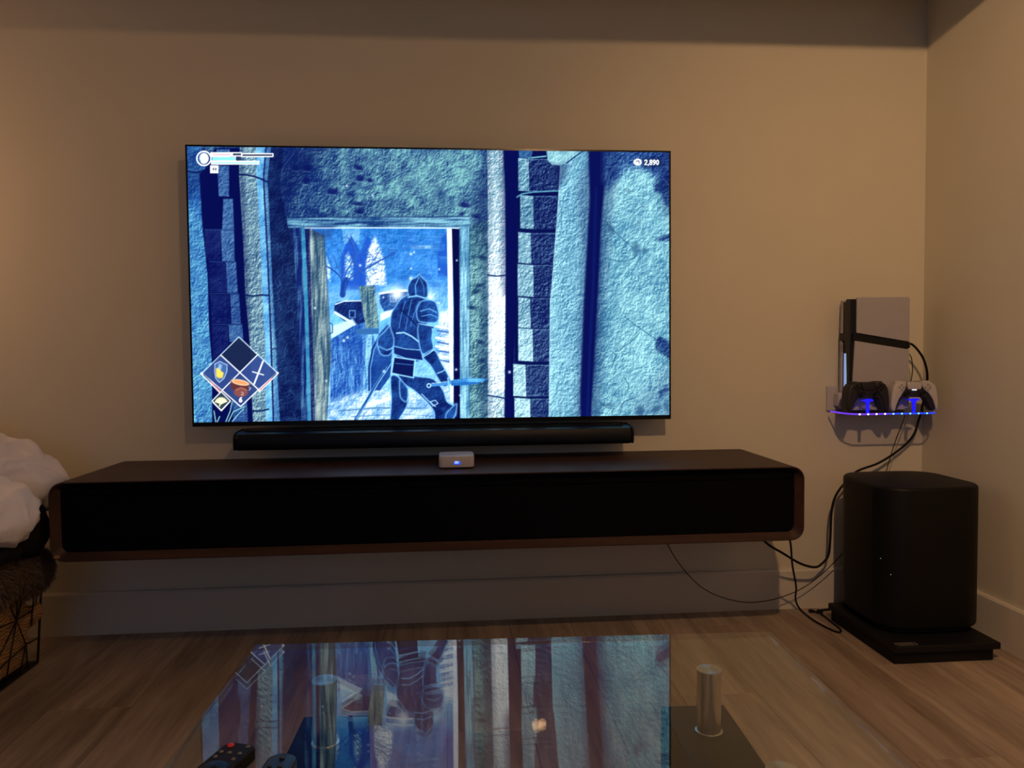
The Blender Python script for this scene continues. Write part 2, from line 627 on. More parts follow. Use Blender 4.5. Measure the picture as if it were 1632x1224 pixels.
def vn(x, y, seed=0):
    ix, iy = np.floor(x), np.floor(y)
    fx, fy = x - ix, y - iy
    fx = fx * fx * (3 - 2 * fx)
    fy = fy * fy * (3 - 2 * fy)
    a = _hash(ix, iy, seed)
    b = _hash(ix + 1, iy, seed)
    c = _hash(ix, iy + 1, seed)
    d = _hash(ix + 1, iy + 1, seed)
    return (a * (1 - fx) + b * fx) * (1 - fy) + (c * (1 - fx) + d * fx) * fy


def fbm(sx, sy, seed=0, octv=4):
    r, amp, tot = 0, 1.0, 0
    for k in range(octv):
        r = r + amp * vn(PX / sx * 2 ** k, PY / sy * 2 ** k, seed + k)
        tot += amp
        amp *= .55
    return r / tot


GRIT = (vn(PX / 1.35, PY / 1.35, 5) - vn(PX / 1.35 + .6, PY / 1.35 + .65, 5)) * .50 + (vn(PX / 2.6, PY / 2.6, 9) - vn(PX / 2.6 + .45, PY / 2.6 + .5, 9)) * .55 + (vn(PX / 5.5, PY / 5.5, 13) - vn(PX / 5.5 + .3, PY / 5.5 + .35, 13)) * .40
GRIT = GRIT * (.55 + .9 * fbm(22, 22, 71))
MID = fbm(14, 14, 21)
LOW = fbm(60, 60, 33)
VGRAIN = .75 * (vn(PX / 1.7, PY / 26, 41) - .5) + .7 * (vn(PX / 3.6, PY / 40, 43) - .5)
HGRAIN = (vn(PX / 26, PY / 1.6, 47) - .5) + .7 * (vn(PX / 40, PY / 3.2, 49) - .5)


def bb(pts, pad=3):
    a = np.asarray(pts, float)
    x0, x1, y0, y1 = a[:, 0].min() - pad, a[:, 0].max() + pad, a[:, 1].min() - pad, a[:, 1].max() + pad
    m = (PX > x0) & (PX < x1) & (PY > y0) & (PY < y1)
    r = np.where(m.any(1))[0]
    c = np.where(m.any(0))[0]
    if len(r) == 0 or len(c) == 0:
        return None
    return slice(r[0], r[-1] + 1), slice(c[0], c[-1] + 1)


def segd(x, y, a, b):
    ax, ay = a
    dx, dy = b[0] - ax, b[1] - ay
    L2 = dx * dx + dy * dy + 1e-9
    t = np.clip(((x - ax) * dx + (y - ay) * dy) / L2, 0, 1)
    return np.hypot(x - ax - t * dx, y - ay - t * dy)


def pmask(pts, soft=.7):
    s = bb(pts, 3 + soft)
    if s is None:
        return None, None
    x, y = PX[s], PY[s]
    ins = np.zeros(x.shape, bool)
    d = np.full(x.shape, 1e9)
    n = len(pts)
    for i in range(n):
        (x1, y1), (x2, y2) = pts[i], pts[(i + 1) % n]
        if y1 != y2:
            c = ((y1 > y) != (y2 > y)) & (x < (x2 - x1) * (y - y1) / (y2 - y1) + x1)
            ins ^= c
        d = np.minimum(d, segd(x, y, pts[i], pts[(i + 1) % n]))
    sd = np.where(ins, -d, d)
    return s, np.clip(.5 - sd / (2 * soft), 0, 1)


def C8(c):
    return np.array(c, float) / 255.0


def blend(s, a, col):
    if s is None:
        return
    IMG[s] = IMG[s] * (1 - a[..., None]) + col * a[..., None]


def flat(pts, c, soft=.7, al=1.0):
    s, a = pmask(pts, soft)
    if s is not None:
        blend(s, a * al, C8(c))


def tex(pts, dark, light, soft=.7, grit=1.0, mid=.8, low=.5, bias=.5, grain=None, gk=1.2, gx_=None, al=1.0):
    """rough surface between a dark and a light tone; gx_ = (x0, add0, x1, add1) or ('y', ...) tilts it"""
    s, a = pmask(pts, soft)
    if s is None:
        return
    t = bias + grit * GRIT[s] + mid * (MID[s] - .5) + low * (LOW[s] - .5)
    if grain is not None:
        t = t + gk * grain[s]
    if gx_ is not None:
        v = PY[s] if gx_[0] == 'y' else PX[s]
        t = t + np.interp(v, gx_[1::2], gx_[2::2])
    t = np.clip(t, 0, 1)[..., None]
    blend(s, a * al, C8(dark) * (1 - t) + C8(light) * t)


def line(pts, w, c, soft=.6, al=1.0, w2=None):
    s = bb(pts, w + 3)
    if s is None:
        return
    x, y = PX[s], PY[s]
    d = np.full(x.shape, 1e9)
    n = len(pts) - 1
    for i in range(n):
        ww = 0 if w2 is None else (w2 - w) * (i + .5) / n / 2
        d = np.minimum(d, segd(x, y, pts[i], pts[i + 1]) - ww)
    blend(s, np.clip(.5 - (d - w / 2) / (2 * soft), 0, 1) * al, C8(c))


def ell(cx, cy, rx, ry, c, soft=.7, al=1.0, rot=0):
    r = max(rx, ry) + 3
    s = bb([(cx - r, cy - r), (cx + r, cy + r)], 2)
    if s is None:
        return
    x, y = PX[s] - cx, PY[s] - cy
    ca, sa = math.cos(math.radians(rot)), math.sin(math.radians(rot))
    x, y = x * ca + y * sa, -x * sa + y * ca
    d = (np.hypot(x / rx, y / ry) - 1) * min(rx, ry)
    blend(s, np.clip(.5 - d / (2 * soft), 0, 1) * al, C8(c))


def ring(cx, cy, rx, ry, w, c):
    line([(cx + rx * math.cos(t), cy + ry * math.sin(t)) for t in np.linspace(0, 2 * math.pi, 30)], w, c, soft=.5)


def glow(cx, cy, r, c, al=1.0):
    s = bb([(cx - r * 2.2, cy - r * 2.2), (cx + r * 2.2, cy + r * 2.2)], 2)
    if s is None:
        return
    d = np.hypot(PX[s] - cx, PY[s] - cy) / r
    blend(s, np.exp(-d * d) * al, C8(c))


def rnd_(pts, sub=4, k=.8):
    n = len(pts)
    out = []
    for i in range(n):
        a, b, c, d = (np.array(pts[(i + j - 1) % n], float) for j in range(4))
        for u in range(sub):
            t_ = u / sub
            cr = .5 * (2 * b + (c - a) * t_ + (2 * a - 5 * b + 4 * c - d) * t_ ** 2 + (3 * b - a - 3 * c + d) * t_ ** 3)
            ln = b + (c - b) * t_
            q_ = ln + (cr - ln) * k
            out.append((q_[0], q_[1]))
    return out


def shade(pts, al=.5, soft=8, c=(6, 18, 84)):
    flat(pts, c, soft=soft, al=al)


rng = random.Random(11)
ALL = [(280, 215), (1090, 215), (1090, 700), (280, 700)]
# --- plaster wall behind everything
tex(ALL, (16, 44, 116), (128, 194, 196), grit=.95, mid=.9, low=.6, bias=.57, gx_=('x', 430, -.42, 500, -.30, 580, -.08, 700, .05, 752, .10, 772, -.25, 790, -.4, 960, .1))
for (x, y, rx, ry) in ((490, 268, 7, 5), (488, 288, 6, 6), (571, 267, 8, 4), (574, 284, 7, 5), (590, 288, 4, 3), (570, 325, 9, 3), (573, 337, 6, 4), (530, 305, 9, 5), (740, 327, 8, 4), (758, 345, 6, 3), (736, 341, 5, 3), (470, 268, 5, 4)):
    ell(x, y, rx, ry, (10, 24, 104), soft=2.0, al=.85, rot=rng.uniform(-30, 30))
    line([(x - rx, y + ry), (x + rx * .6, y + ry + 1)], 1, (150, 205, 215), al=.6)
for p in ([(468, 245), (455, 262), (445, 282), (440, 304), (431, 310)], [(555, 305), (580, 297), (610, 290), (640, 275), (668, 262)], [(660, 250), (668, 238)], [(745, 285), (762, 300), (770, 318)]):
    line(p, 1.0, (104, 168, 205), al=.75)
    line([(a + 1, b + 1) for a, b in p], .8, (8, 22, 100), al=.7)
# darker wall to the left of the doorway
tex([(424, 236), (452, 236), (446, 300), (456, 346), (470, 362), (476, 480), (482, 673), (446, 673), (440, 540), (432, 400)], (7, 20, 80), (40, 78, 134), grit=.9, mid=1.1, bias=.34)
for k in range(16):
    x, y = rng.uniform(438, 468), rng.uniform(370, 660)
    line([(x, y), (x + rng.uniform(-5, 5), y + rng.uniform(5, 12)), (x + rng.uniform(-6, 6), y + rng.uniform(12, 20))], .9, (62, 110, 175), al=.6)

# --- view through the doorway
s, a = pmask([(484, 362), (724, 362), (724, 675), (490, 675)])
yy = PY[s]
base = np.stack([np.interp(yy, [362, 440, 500, 560, 640, 675], v) for v in ([48, 56, 108, 112, 160, 190], [132, 140, 192, 190, 220, 236], [222, 230, 248, 248, 250, 252])], -1) / 255
base = base + ((MID[s] - .5) * .22 + GRIT[s] * .16)[..., None]
blend(s, a, base)
# far building: pale piers, pointed arches, blocks
tex([(545, 364), (574, 364), (572, 390), (548, 388)], (60, 140, 220), (150, 212, 245), grit=.6)
for (cx, w, top, bot) in ((560, 17, 382, 462), (586, 13, 380, 470)):
    flat([(cx - w, bot), (cx - w, top + 30), (cx - w * .6, top + 10), (cx, top - 6), (cx + w * .6, top + 10), (cx + w, top + 30), (cx + w, bot)], (30, 84, 206), soft=1.5, al=.85)
tex([(584, 455), (583, 420), (588, 396), (597, 376), (606, 396), (613, 420), (616, 455)], (60, 138, 216), (240, 250, 255), grit=1.9, mid=1.4, bias=.66, soft=2.2)
tex([(549, 445), (550, 410), (555, 402), (563, 420), (562, 446)], (60, 138, 216), (226, 244, 255), grit=1.7, mid=1.2, bias=.60, soft=2.2)
tex([(520, 440), (520, 408), (526, 424), (527, 452)], (70, 150, 222), (220, 240, 255), grit=1.2, bias=.6)
flat([(698, 440), (697, 400), (703, 380), (714, 366), (714, 440)], (26, 84, 205), al=.8, soft=1.2)
tex([(654, 391), (700, 391), (699, 397), (656, 396)], (90, 160, 220), (170, 216, 240), grit=.6)
for y in (376, 396, 414, 430, 446):
    x0 = 620 + rng.uniform(0, 8)
    line([(x0, y), (700, y + rng.uniform(-1, 1))], 1, (92, 168, 235), al=.55)
for k in range(20):
    x, y = rng.uniform(612, 700), rng.uniform(368, 450)
    line([(x, y), (x, y + rng.uniform(8, 16))], 1, (28, 92, 200), al=.5)
for k in range(14):
    x, y = rng.uniform(520, 700), rng.uniform(452, 478)
    line([(x, y), (x, y + rng.uniform(8, 16))], 1.2, (110, 186, 246), al=.5)
for k in range(46):
    x, y = rng.uniform(604, 704), rng.uniform(366, 452)
    w_, h_ = rng.uniform(8, 18), rng.uniform(6, 11)
    flat([(x, y), (x + w_, y), (x + w_, y + h_), (x, y + h_)], rng.choice([(30, 96, 200), (70, 156, 232), (44, 118, 214)]), soft=1.2, al=.38)
    line([(x, y), (x + w_, y)], .8, (140, 205, 246), al=.35)
tex([(518, 462), (712, 456), (712, 500), (518, 500)], (66, 150, 226), (190, 230, 252), grit=.5, mid=1.0, bias=.5, soft=8, al=.6)
# bare tree
tree = [([(546, 470), (548, 455), (552, 446)], 9), ([(552, 448), (562, 440), (573, 432), (586, 427), (600, 418), (616, 410), (628, 402)], 2.4), ([(546, 448), (540, 438), (530, 430), (520, 424)], 2.2),
        ([(549, 445), (552, 432), (560, 420), (567, 405), (562, 390), (556, 380)], 1.8), ([(566, 428), (566, 414), (570, 402)], 1.2), ([(586, 427), (596, 414), (606, 398)], 1.3), ([(545, 440), (538, 426), (532, 408)], 1.3),
        ([(600, 418), (610, 422), (622, 420)], 1.0), ([(530, 430), (526, 414), (520, 402)], 1.0), ([(560, 420), (548, 408), (538, 396)], 1.0), ([(573, 432), (584, 440), (590, 452)], 1.0), ([(575, 385), (588, 402), (598, 416)], 1.0)]
for p, w in tree:
    line(p, w, (22, 66, 168), al=.95)
    line([(x + w * .35, y - w * .35) for x, y in p], .8, (120, 190, 240), al=.45)
for k in range(60):
    x, y = rng.uniform(522, 626), rng.uniform(372, 440)
    a_ = rng.uniform(0, 6.3)
    l = rng.uniform(4, 11)
    line([(x, y), (x + l * math.cos(a_), y + l * math.sin(a_) * .8), (x + 1.5 * l * math.cos(a_ + .5), y + 1.5 * l * math.sin(a_ + .5) * .8)], .8, (26, 74, 170), al=.65)
# chests, boards, rails
tex(rnd_([(533, 500), (534, 486), (545, 480), (585, 479), (592, 488), (592, 520), (556, 516), (534, 498)]), (10, 30, 104), (40, 92, 170), bias=.3, soft=1)
line([(535, 485), (548, 480), (590, 479)], 2, (220, 245, 255), al=.9)
tex([(605, 482), (606, 468), (650, 464), (650, 490), (612, 496)], (14, 46, 130), (60, 124, 200), bias=.35, soft=1)
line([(605, 468), (628, 464), (650, 463)], 3, (240, 252, 255))
for q in ([(557, 495), (566, 495), (566, 506), (557, 506)], [(622, 472), (631, 471), (631, 480), (622, 481)]):
    line(q + [q[0]], 1, (120, 185, 235))
flat([(528, 540), (528, 520), (562, 508), (570, 520), (560, 530)], (190, 230, 250), soft=2)
line([(534, 498), (560, 514)], 4, (205, 238, 255))
tex([(528, 540), (562, 520), (590, 510), (600, 560), (580, 640), (526, 650)], (24, 74, 176), (96, 168, 230), grit=.8, grain=VGRAIN, gk=.7, bias=.42)
tex([(572, 456), (597, 455), (604, 522), (583, 523)], (36, 80, 120), (140, 178, 176), grit=1.0, mid=.5, bias=.55, grain=VGRAIN, gk=.9)
flat([(567, 524), (604, 523), (604, 532), (568, 533)], (54, 112, 180))
tex([(585, 533), (594, 533), (590, 630), (577, 631)], (60, 130, 205), (150, 212, 240), grain=VGRAIN)
flat([(607, 500), (640, 488), (642, 494), (606, 512)], (232, 248, 255), soft=1.2)
tex([(700, 500), (722, 490), (722, 640), (696, 640)], (70, 140, 220), (244, 252, 255), grit=.7, bias=.72, mid=1.0, soft=3)
for (y0, y1) in ((520, 524), (538, 543), (552, 556), (566, 571)):
    line([(695, y0), (718, y1)], 3, (235, 250, 255))
    line([(697, y0 + 7), (718, y1 + 6)], 2.4, (40, 90, 180), al=.8)
# grass and ground
tex([(520, 640), (600, 618), (640, 625), (716, 615), (716, 674), (512, 674)], (64, 140, 215), (226, 244, 250), grit=.9, mid=1.2, bias=.62, soft=5)
for k in range(70):
    x, y = rng.uniform(526, 592), rng.uniform(560, 640)
    line([(x, y), (x + rng.uniform(-4, 5), y - rng.uniform(5, 16))], .9, (140, 205, 245), al=.55)
line([(586, 645), (606, 640), (628, 632)], 6, (244, 252, 255), al=.9, soft=1.5)
line([(540, 655), (600, 650), (690, 651)], 2.4, (70, 130, 190), al=.8)
line([(560, 664), (640, 660), (700, 664)], 1.6, (80, 140, 195), al=.8)
line([(640, 672), (712, 640)], 8, (214, 240, 255), al=.6, soft=3)

# --- frame of the doorway
tex([(457, 347), (748, 344), (749, 362), (459, 363)], (22, 62, 128), (128, 190, 212), grit=.5, mid=.3, grain=HGRAIN, gk=1.0, gx_=('x', 457, -.12, 600, 0, 748, .22))
line([(457, 347), (748, 345)], 1.2, (12, 36, 100), al=.8)
line([(484, 363.5), (600, 363), (735, 363.5)], 1.8, (214, 240, 250))
tex([(465, 363), (481, 363), (489, 500), (494, 673), (481, 673), (476, 540), (470, 420)], (12, 34, 110), (84, 134, 180), grit=.5, grain=VGRAIN, gk=1.3, bias=.38)
tex([(480, 363), (486, 363), (491, 480), (496, 673), (490, 673), (487, 540)], (30, 110, 170), (96, 190, 215), grit=.4, bias=.55)
tex([(486, 365), (494, 364), (503, 673), (496, 673), (491, 480)], (14, 22, 92), (84, 98, 148), grain=VGRAIN, bias=.35)
tex([(493, 364), (517, 375), (522, 460), (526, 530), (528, 570), (524, 620), (521, 673), (502, 673), (497, 500)], (46, 84, 118), (172, 194, 190), grit=.5, mid=.3, grain=VGRAIN, gk=1.1, bias=.50)
line([(517, 376), (522, 460), (528, 565)], 1.0, (40, 90, 150))
line([(526, 515), (530, 517), (530, 530), (526, 532)], 1.2, (14, 40, 100))
tex([(712, 365), (721, 364), (722, 520), (722, 640), (718, 640), (714, 480)], (190, 214, 244), (252, 253, 255), grit=.6, bias=.75)
flat([(720, 364), (732, 366), (733, 673), (723, 673), (723, 480)], (7, 9, 74))
tex([(732, 362), (748, 361), (749, 673), (733, 673)], (60, 126, 172), (168, 226, 244), grit=.5, mid=.3, grain=VGRAIN, gk=1.0, bias=.55)
line([(732.5, 364), (733, 673)], .9, (16, 50, 120))
line([(748.5, 361), (749, 673)], .9, (16, 56, 110))
tex([(749, 361), (778, 350), (779, 673), (749, 673)], (28, 76, 110), (150, 206, 206), grit=1.2, mid=1.0, bias=.5, gx_=('x', 749, .05, 778, -.05))
for (x, y) in ((764, 455), (758, 465), (768, 410), (766, 545), (752, 490), (768, 575)):
    ell(x, y, 6, 3, (14, 44, 96), soft=2, al=.8, rot=rng.uniform(-40, 20))

# --- left side: stone strip, dark brick shaft, big pillar
tex([(290, 220), (316, 220), (330, 262), (324, 274), (317, 277), (322, 360), (331, 440), (334, 530), (338, 580), (338, 680), (290, 680)], (20, 70, 160), (120, 204, 226), grit=1.0, mid=.5, low=.4, bias=.45, gx_=('y', 240, -.18, 400, 0, 600, .12))
line([(298, 273), (312, 275), (326, 272)], 2.2, (6, 18, 96))
flat([(318, 277), (330, 266), (342, 236), (384, 236), (386, 300), (392, 450), (400, 560), (404, 673), (338, 673), (338, 580), (333, 520), (331, 440), (323, 360)], (4, 12, 84))
bricks = [[(346, 264), (365, 264), (365, 313), (349, 313)], [(356, 317), (371, 317), (373, 366), (354, 366)], [(352, 367), (373, 367), (374, 416), (354, 416)], [(360, 418), (376, 418), (379, 467), (362, 467)],
          [(367, 469), (381, 469), (384, 516), (369, 516)], [(364, 518), (386, 518), (388, 545), (366, 545)], [(396 - 28, 600), (392, 600), (395, 673), (372, 673)], [(345, 238), (366, 238), (366, 262), (347, 262)]]
for q in bricks:
    tex(q, (20, 48, 128), (98, 154, 196), grit=.9, mid=.5, bias=.45)
for q in ([(326, 366), (352, 366), (352, 415), (328, 415)], [(332, 418), (360, 418), (362, 466), (334, 466)], [(335, 470), (366, 470), (368, 515), (338, 515)], [(338, 519), (363, 519), (365, 580), (340, 580)]):
    tex(q, (6, 16, 92), (40, 62, 128), grit=.8, bias=.30)
for y, x0, x1 in ((366, 326, 373), (417, 334, 375), (468, 334, 379), (517, 338, 386)):
    line([(x0, y), (x1, y)], .9, (70, 130, 190), al=.6)
pl = [(382, 234), (381, 280), (388, 391), (391, 470), (398, 545), (403, 673)]
pr_ = [(446, 673), (437, 540), (433, 440), (428, 340), (425, 285), (432, 234)]
tex(pl + pr_, (40, 80, 128), (172, 210, 210), grit=1.25, mid=.4, low=.2, bias=.52)
tex([(409, 234), (409, 280), (415, 391), (418, 470), (422, 545), (424, 673), (434, 673), (430, 545), (426, 440), (421, 340), (418, 285), (422, 234)], (36, 110, 190), (150, 222, 250), grit=.5, bias=.58)
line([(424, 236), (420, 285), (423, 340), (428, 440), (432, 545), (436, 673)], 2.6, (8, 40, 124))
tex([(425, 236), (422, 285), (426, 340), (430, 440), (435, 545), (438, 673), (446, 673), (438, 540), (433, 440), (429, 340), (426, 285), (432, 234)], (36, 86, 160), (110, 180, 220), grit=.6, bias=.5)
line([(380, 278), (395, 279), (408, 282), (418, 286), (426, 290)], 2.6, (6, 24, 96))
line([(390, 470), (404, 472), (416, 470), (428, 471)], 2.4, (8, 26, 96))
line([(402, 655), (416, 655), (428, 652)], 2.4, (8, 34, 100))
line([(434, 556), (440, 555)], 1.4, (8, 30, 100))
for p in ([(344, 673), (341, 655)], [(360, 672), (367, 655), (370, 640)], [(364, 672), (372, 656), (390, 648)], [(370, 672), (380, 660), (388, 652)], [(346, 673), (350, 664)]):
    line(p, 1.4, (150, 220, 220))

# --- right side: bright pier, gap, stacked block shaft, round column, gap, wall
tex([(776, 236), (802, 236), (805, 300), (806, 400), (805, 560), (804, 673), (778, 673), (778, 420), (777, 280)], (70, 132, 160), (250, 254, 255), grit=1.1, mid=.4, low=.2, gx_=('y', 240, -.12, 340, .02, 420, .22, 480, .42, 580, .40, 625, .25, 632, .02, 670, .02))
line([(777, 438), (790, 440), (805, 439)], 2.2, (14, 40, 110))
line([(777, 630), (790, 632), (805, 635)], 2.2, (14, 50, 120))
flat([(802, 236), (824, 236), (825, 300), (824, 480), (820, 560), (820, 673), (804, 673), (806, 540), (806, 400), (805, 300)], (4, 12, 88), soft=1.4)
flat([(822, 236), (898, 236), (893, 300), (886, 380), (878, 470), (876, 580), (876, 673), (820, 673), (820, 500)], (5, 14, 84))
rows = [(252, 303, 826, 843, 890), (311, 363, 829, 850, 887), (370, 418, 826, 846, 886), (421, 471, 825, 850, 884), (474, 521, 826, 845, 879), (523, 574, 826, 849, 877), (580, 630, 818, 838, 876), (634, 673, 820, 845, 876)]
for k, (y0, y1, xa, xb, xc) in enumerate(rows):
    br = min(.25, .04 * k)
    tex([(xa, y0), (xb, y0 + 1.5), (xb + 1, y1 + 2.5), (xa, y1 + 1)], (40, 96, 140), (190, 232, 238), grit=1.0, mid=.4, bias=.50 + br)
    tex([(xb, y0 + 1.5), (xc + 1, y0 + 1), (xc, y1 + 2), (xb + 1, y1 + 2.5)], (8, 22, 92), (92, 134, 176), grit=1.5, mid=.4, bias=.26 + br * .3)
    line([(xa, y0 + .5), (xb, y0 + 2.5), (xc, y0 + 2)], .9, (150, 210, 230), al=.5)
    line([(xa, y1 + 1.5), (xb, y1 + 3), (xc, y1 + 2.5)], 1.3, (8, 24, 92), al=.85)
line([(824, 314), (832, 309), (850, 306), (890, 304)], 2.2, (90, 160, 190))
line([(824, 368), (840, 368), (886, 365)], 2.6, (6, 22, 90))
line([(822, 577), (850, 580), (876, 580)], 2.2, (6, 22, 90))
line([(842, 252), (870, 249)], 2.0, (120, 190, 210))
tex([(826, 238), (850, 238), (846, 252), (828, 252)], (20, 60, 130), (90, 150, 190), grit=.8)
cl_ = [(893, 262), (891, 300), (888, 350), (886, 372), (881, 440), (877, 480), (876, 577), (875, 673)]
cr_ = [(926, 673), (925, 624), (929, 526), (930, 480), (933, 440), (937, 370), (939, 318), (938, 242), (930, 236), (898, 236)]
tex(cl_ + cr_, (50, 112, 156), (170, 228, 240), grit=1.15, mid=.4, low=.3, bias=.55, gx_=('x', 874, .22, 886, .08, 900, .0, 940, -.04))
line(cl_, 1.4, (180, 232, 240), al=.7)
tex([(870, 236), (930, 236), (918, 248), (905, 258), (895, 264), (880, 263), (873, 256)], (70, 134, 166), (176, 228, 232), grit=.8, bias=.6)
line([(930, 240), (916, 250), (903, 260)], 1.8, (10, 40, 108))
flat([(938, 236), (972, 236), (968, 275), (962, 320), (958, 370), (955, 440), (951, 520), (948, 580), (944, 640), (942, 673), (925, 673), (925, 624), (929, 526), (933, 440), (937, 370), (940, 318)], (5, 14, 92), soft=2.2)
line([(950, 300), (946, 440), (940, 560), (936, 673)], 3, (18, 44, 140), al=.6, soft=2)
tex([(972, 232), (1090, 232), (1090, 690), (943, 690), (946, 611), (952, 514), (956, 440), (959, 367), (964, 300)], (44, 110, 156), (168, 226, 230), grit=1.05, mid=.55, low=.45, bias=.58, soft=3.2, gx_=('x', 945, -.22, 970, -.02, 1040, .04, 1070, .0))
tex([(962, 230), (1090, 230), (1090, 300), (1055, 300), (1045, 282), (1030, 270), (1000, 268), (985, 285), (970, 300), (962, 290)], (10, 34, 116), (96, 158, 200), grit=1.2, mid=.8, bias=.40, soft=7)
for q in ([(1042, 295), (1055, 288), (1070, 294), (1068, 330), (1058, 326), (1054, 308), (1043, 305)], [(1045, 540), (1052, 536), (1068, 546), (1068, 572), (1056, 565), (1044, 556)], [(1058, 375), (1070, 372), (1070, 384), (1044, 383)], [(1050, 625), (1062, 614), (1066, 620), (1052, 634)]):
    tex(q, (16, 44, 112), (100, 160, 196), grit=1.3, bias=.32, soft=2.4)
for p in ([(967, 355), (975, 365), (985, 374), (998, 386), (1008, 394)], [(1062, 440), (1066, 456), (1064, 480)], [(996, 505), (1015, 520), (1030, 530), (1044, 540)], [(995, 602), (1003, 615), (998, 628)], [(955, 640), (968, 650), (980, 652)], [(975, 585), (982, 566), (975, 560)],
          [(968, 412), (990, 417), (1010, 412), (1018, 398)], [(985, 560), (1005, 545), (1020, 530)], [(985, 655), (995, 640), (1012, 634)]):
    line(p, 1.1, (24, 72, 122), al=.75)
for (x, y, rx, ry) in ((974, 365, 4, 8), (1013, 396, 5, 10), (1028, 400, 5, 5), (1020, 655, 6, 8), (1046, 652, 8, 5), (1063, 650, 3, 10), (970, 645, 9, 3)):
    ell(x, y, rx, ry, (52, 100, 140), soft=2.5, al=.7, rot=rng.uniform(-35, 10))

shade([(752, 340), (779, 240), (779, 673), (766, 673), (768, 400)], .35, 8)
shade([(798, 236), (808, 236), (808, 470), (800, 470)], .4, 5)
shade([(884, 470), (876, 470), (874, 673), (882, 673)], .0, 5)
shade([(920, 300), (942, 236), (940, 400), (930, 673), (916, 673), (926, 420)], .30, 7)
shade([(940, 236), (990, 236), (975, 330), (962, 480), (955, 673), (940, 673)], .35, 9)
shade([(430, 236), (520, 236), (475, 300), (455, 345), (440, 345)], .45, 14)
shade([(880, 262), (905, 262), (900, 285), (888, 300)], .45, 6)
shade([(1040, 236), (1080, 236), (1080, 360), (1060, 340)], .35, 12)
shade([(1010, 640), (1080, 560), (1080, 690), (1010, 690)], .18, 14)
shade([(380, 236), (388, 236), (396, 420), (402, 673), (396, 673), (386, 400)], .4, 4)
shade([(290, 236), (330, 236), (322, 300), (290, 330)], .35, 10)
shade([(484, 364), (530, 364), (528, 380), (488, 378)], .35, 5)
for k in range(26):      # hairline cracks and chips in the plaster
    x0_, y0_ = (rng.uniform(968, 1066), rng.uniform(280, 655)) if k < 14 else (rng.uniform(480, 770), rng.uniform(242, 338))
    pth = [(x0_, y0_)]
    for j in range(rng.randint(2, 5)):
        pth.append((pth[-1][0] + rng.uniform(-9, 9), pth[-1][1] + rng.uniform(-6, 10)))
    line(pth, .8, (16, 52, 104), al=.55)
    line([(a_ + .9, b_ + .9) for a_, b_ in pth], .7, (180, 226, 232), al=.35)
# --- armoured walker seen from behind (plain figure)
def fig(pts, tone=.5, rim=True, rw=1.0):
    pts = rnd_(pts)
    line(list(pts) + [pts[0]], 2.5, (150, 214, 255), al=.35, soft=2.5)
    tex(pts, (8, 26, 98), (44, 112, 200), grit=.5, mid=1.1, low=.3, bias=tone - .03)
    if rim:
        line(list(pts) + [pts[0]], 2.2, (70, 150, 235), al=.35, soft=2.0)
        line(list(pts) + [pts[0]], rw, (136, 208, 255), al=.8, soft=.5)
glow(633, 468, 12, (240, 252, 255), .95)
glow(684, 474, 8, (235, 250, 255), .8)
glow(655, 444, 3, (240, 250, 255), .9)
# round shield edge and scabbard at the left
tex([(588, 622), (588, 585), (594, 555), (606, 532), (620, 520), (626, 545), (622, 600), (606, 622)], (16, 52, 140), (56, 122, 205), grit=.4, bias=.42)
line([(588, 622), (588, 585), (594, 555), (606, 532), (618, 519)], 2.6, (24, 60, 140))
line([(590.5, 622), (590.5, 586), (596, 558), (608, 535)], 1.2, (110, 190, 245))
# legs
fig([(623, 600), (638, 604), (650, 640), (636, 668), (634, 674), (622, 674), (624, 640)], .40)
fig([(638, 604), (650, 620), (648, 640), (638, 632)], .5)
fig([(632, 592), (664, 600), (690, 604), (706, 622), (712, 640), (724, 648), (726, 662), (710, 672), (694, 674), (692, 656), (680, 640), (660, 622), (645, 612)], .36)
line([(672, 628), (684, 640), (694, 648)], 1.4, (150, 215, 255))
line([(686, 640), (694, 638), (698, 643), (690, 647), (686, 640)], 1.2, (170, 225, 255))
fig([(712, 674), (711, 660), (722, 648), (728, 644), (725, 662), (716, 673)], .55)
# far arm
fig([(626, 515), (614, 528), (602, 540), (604, 556), (618, 558), (628, 550), (630, 530)], .45)
fig([(603, 553), (616, 558), (626, 556), (620, 566), (608, 565)], .4)
# torso
fig([(640, 476), (652, 470), (668, 472), (682, 476), (690, 492), (684, 512), (668, 530), (670, 556), (668, 576), (640, 574), (628, 560), (628, 540), (622, 520), (624, 500), (632, 486)], .42)
for p in ([(646, 480), (640, 500), (636, 522)], [(656, 478), (650, 505), (646, 526)], [(668, 480), (660, 500), (654, 520)]):
    line(p, 1.1, (88, 168, 240), al=.8)
line([(640, 494), (654, 508), (668, 524)], 2.0, (8, 24, 92))
line([(632, 531), (644, 530), (656, 536), (668, 545)], 2.2, (150, 215, 255))
flat([(628, 552), (670, 557), (674, 574), (640, 572), (628, 564)], (14, 38, 116))
line([(628, 552), (646, 556), (670, 558)], 1.3, (130, 205, 255))
line([(628, 564), (646, 571), (674, 575)], 1.3, (130, 205, 255))
# pouch on the belt
flat([(628, 569), (660, 573), (658, 601), (624, 594)], (10, 26, 96))
line([(628, 569), (662, 574), (659, 602), (624, 595), (628, 569)], 1.8, (150, 218, 255))
line([(630, 579), (660, 582)], 1.0, (70, 130, 210))
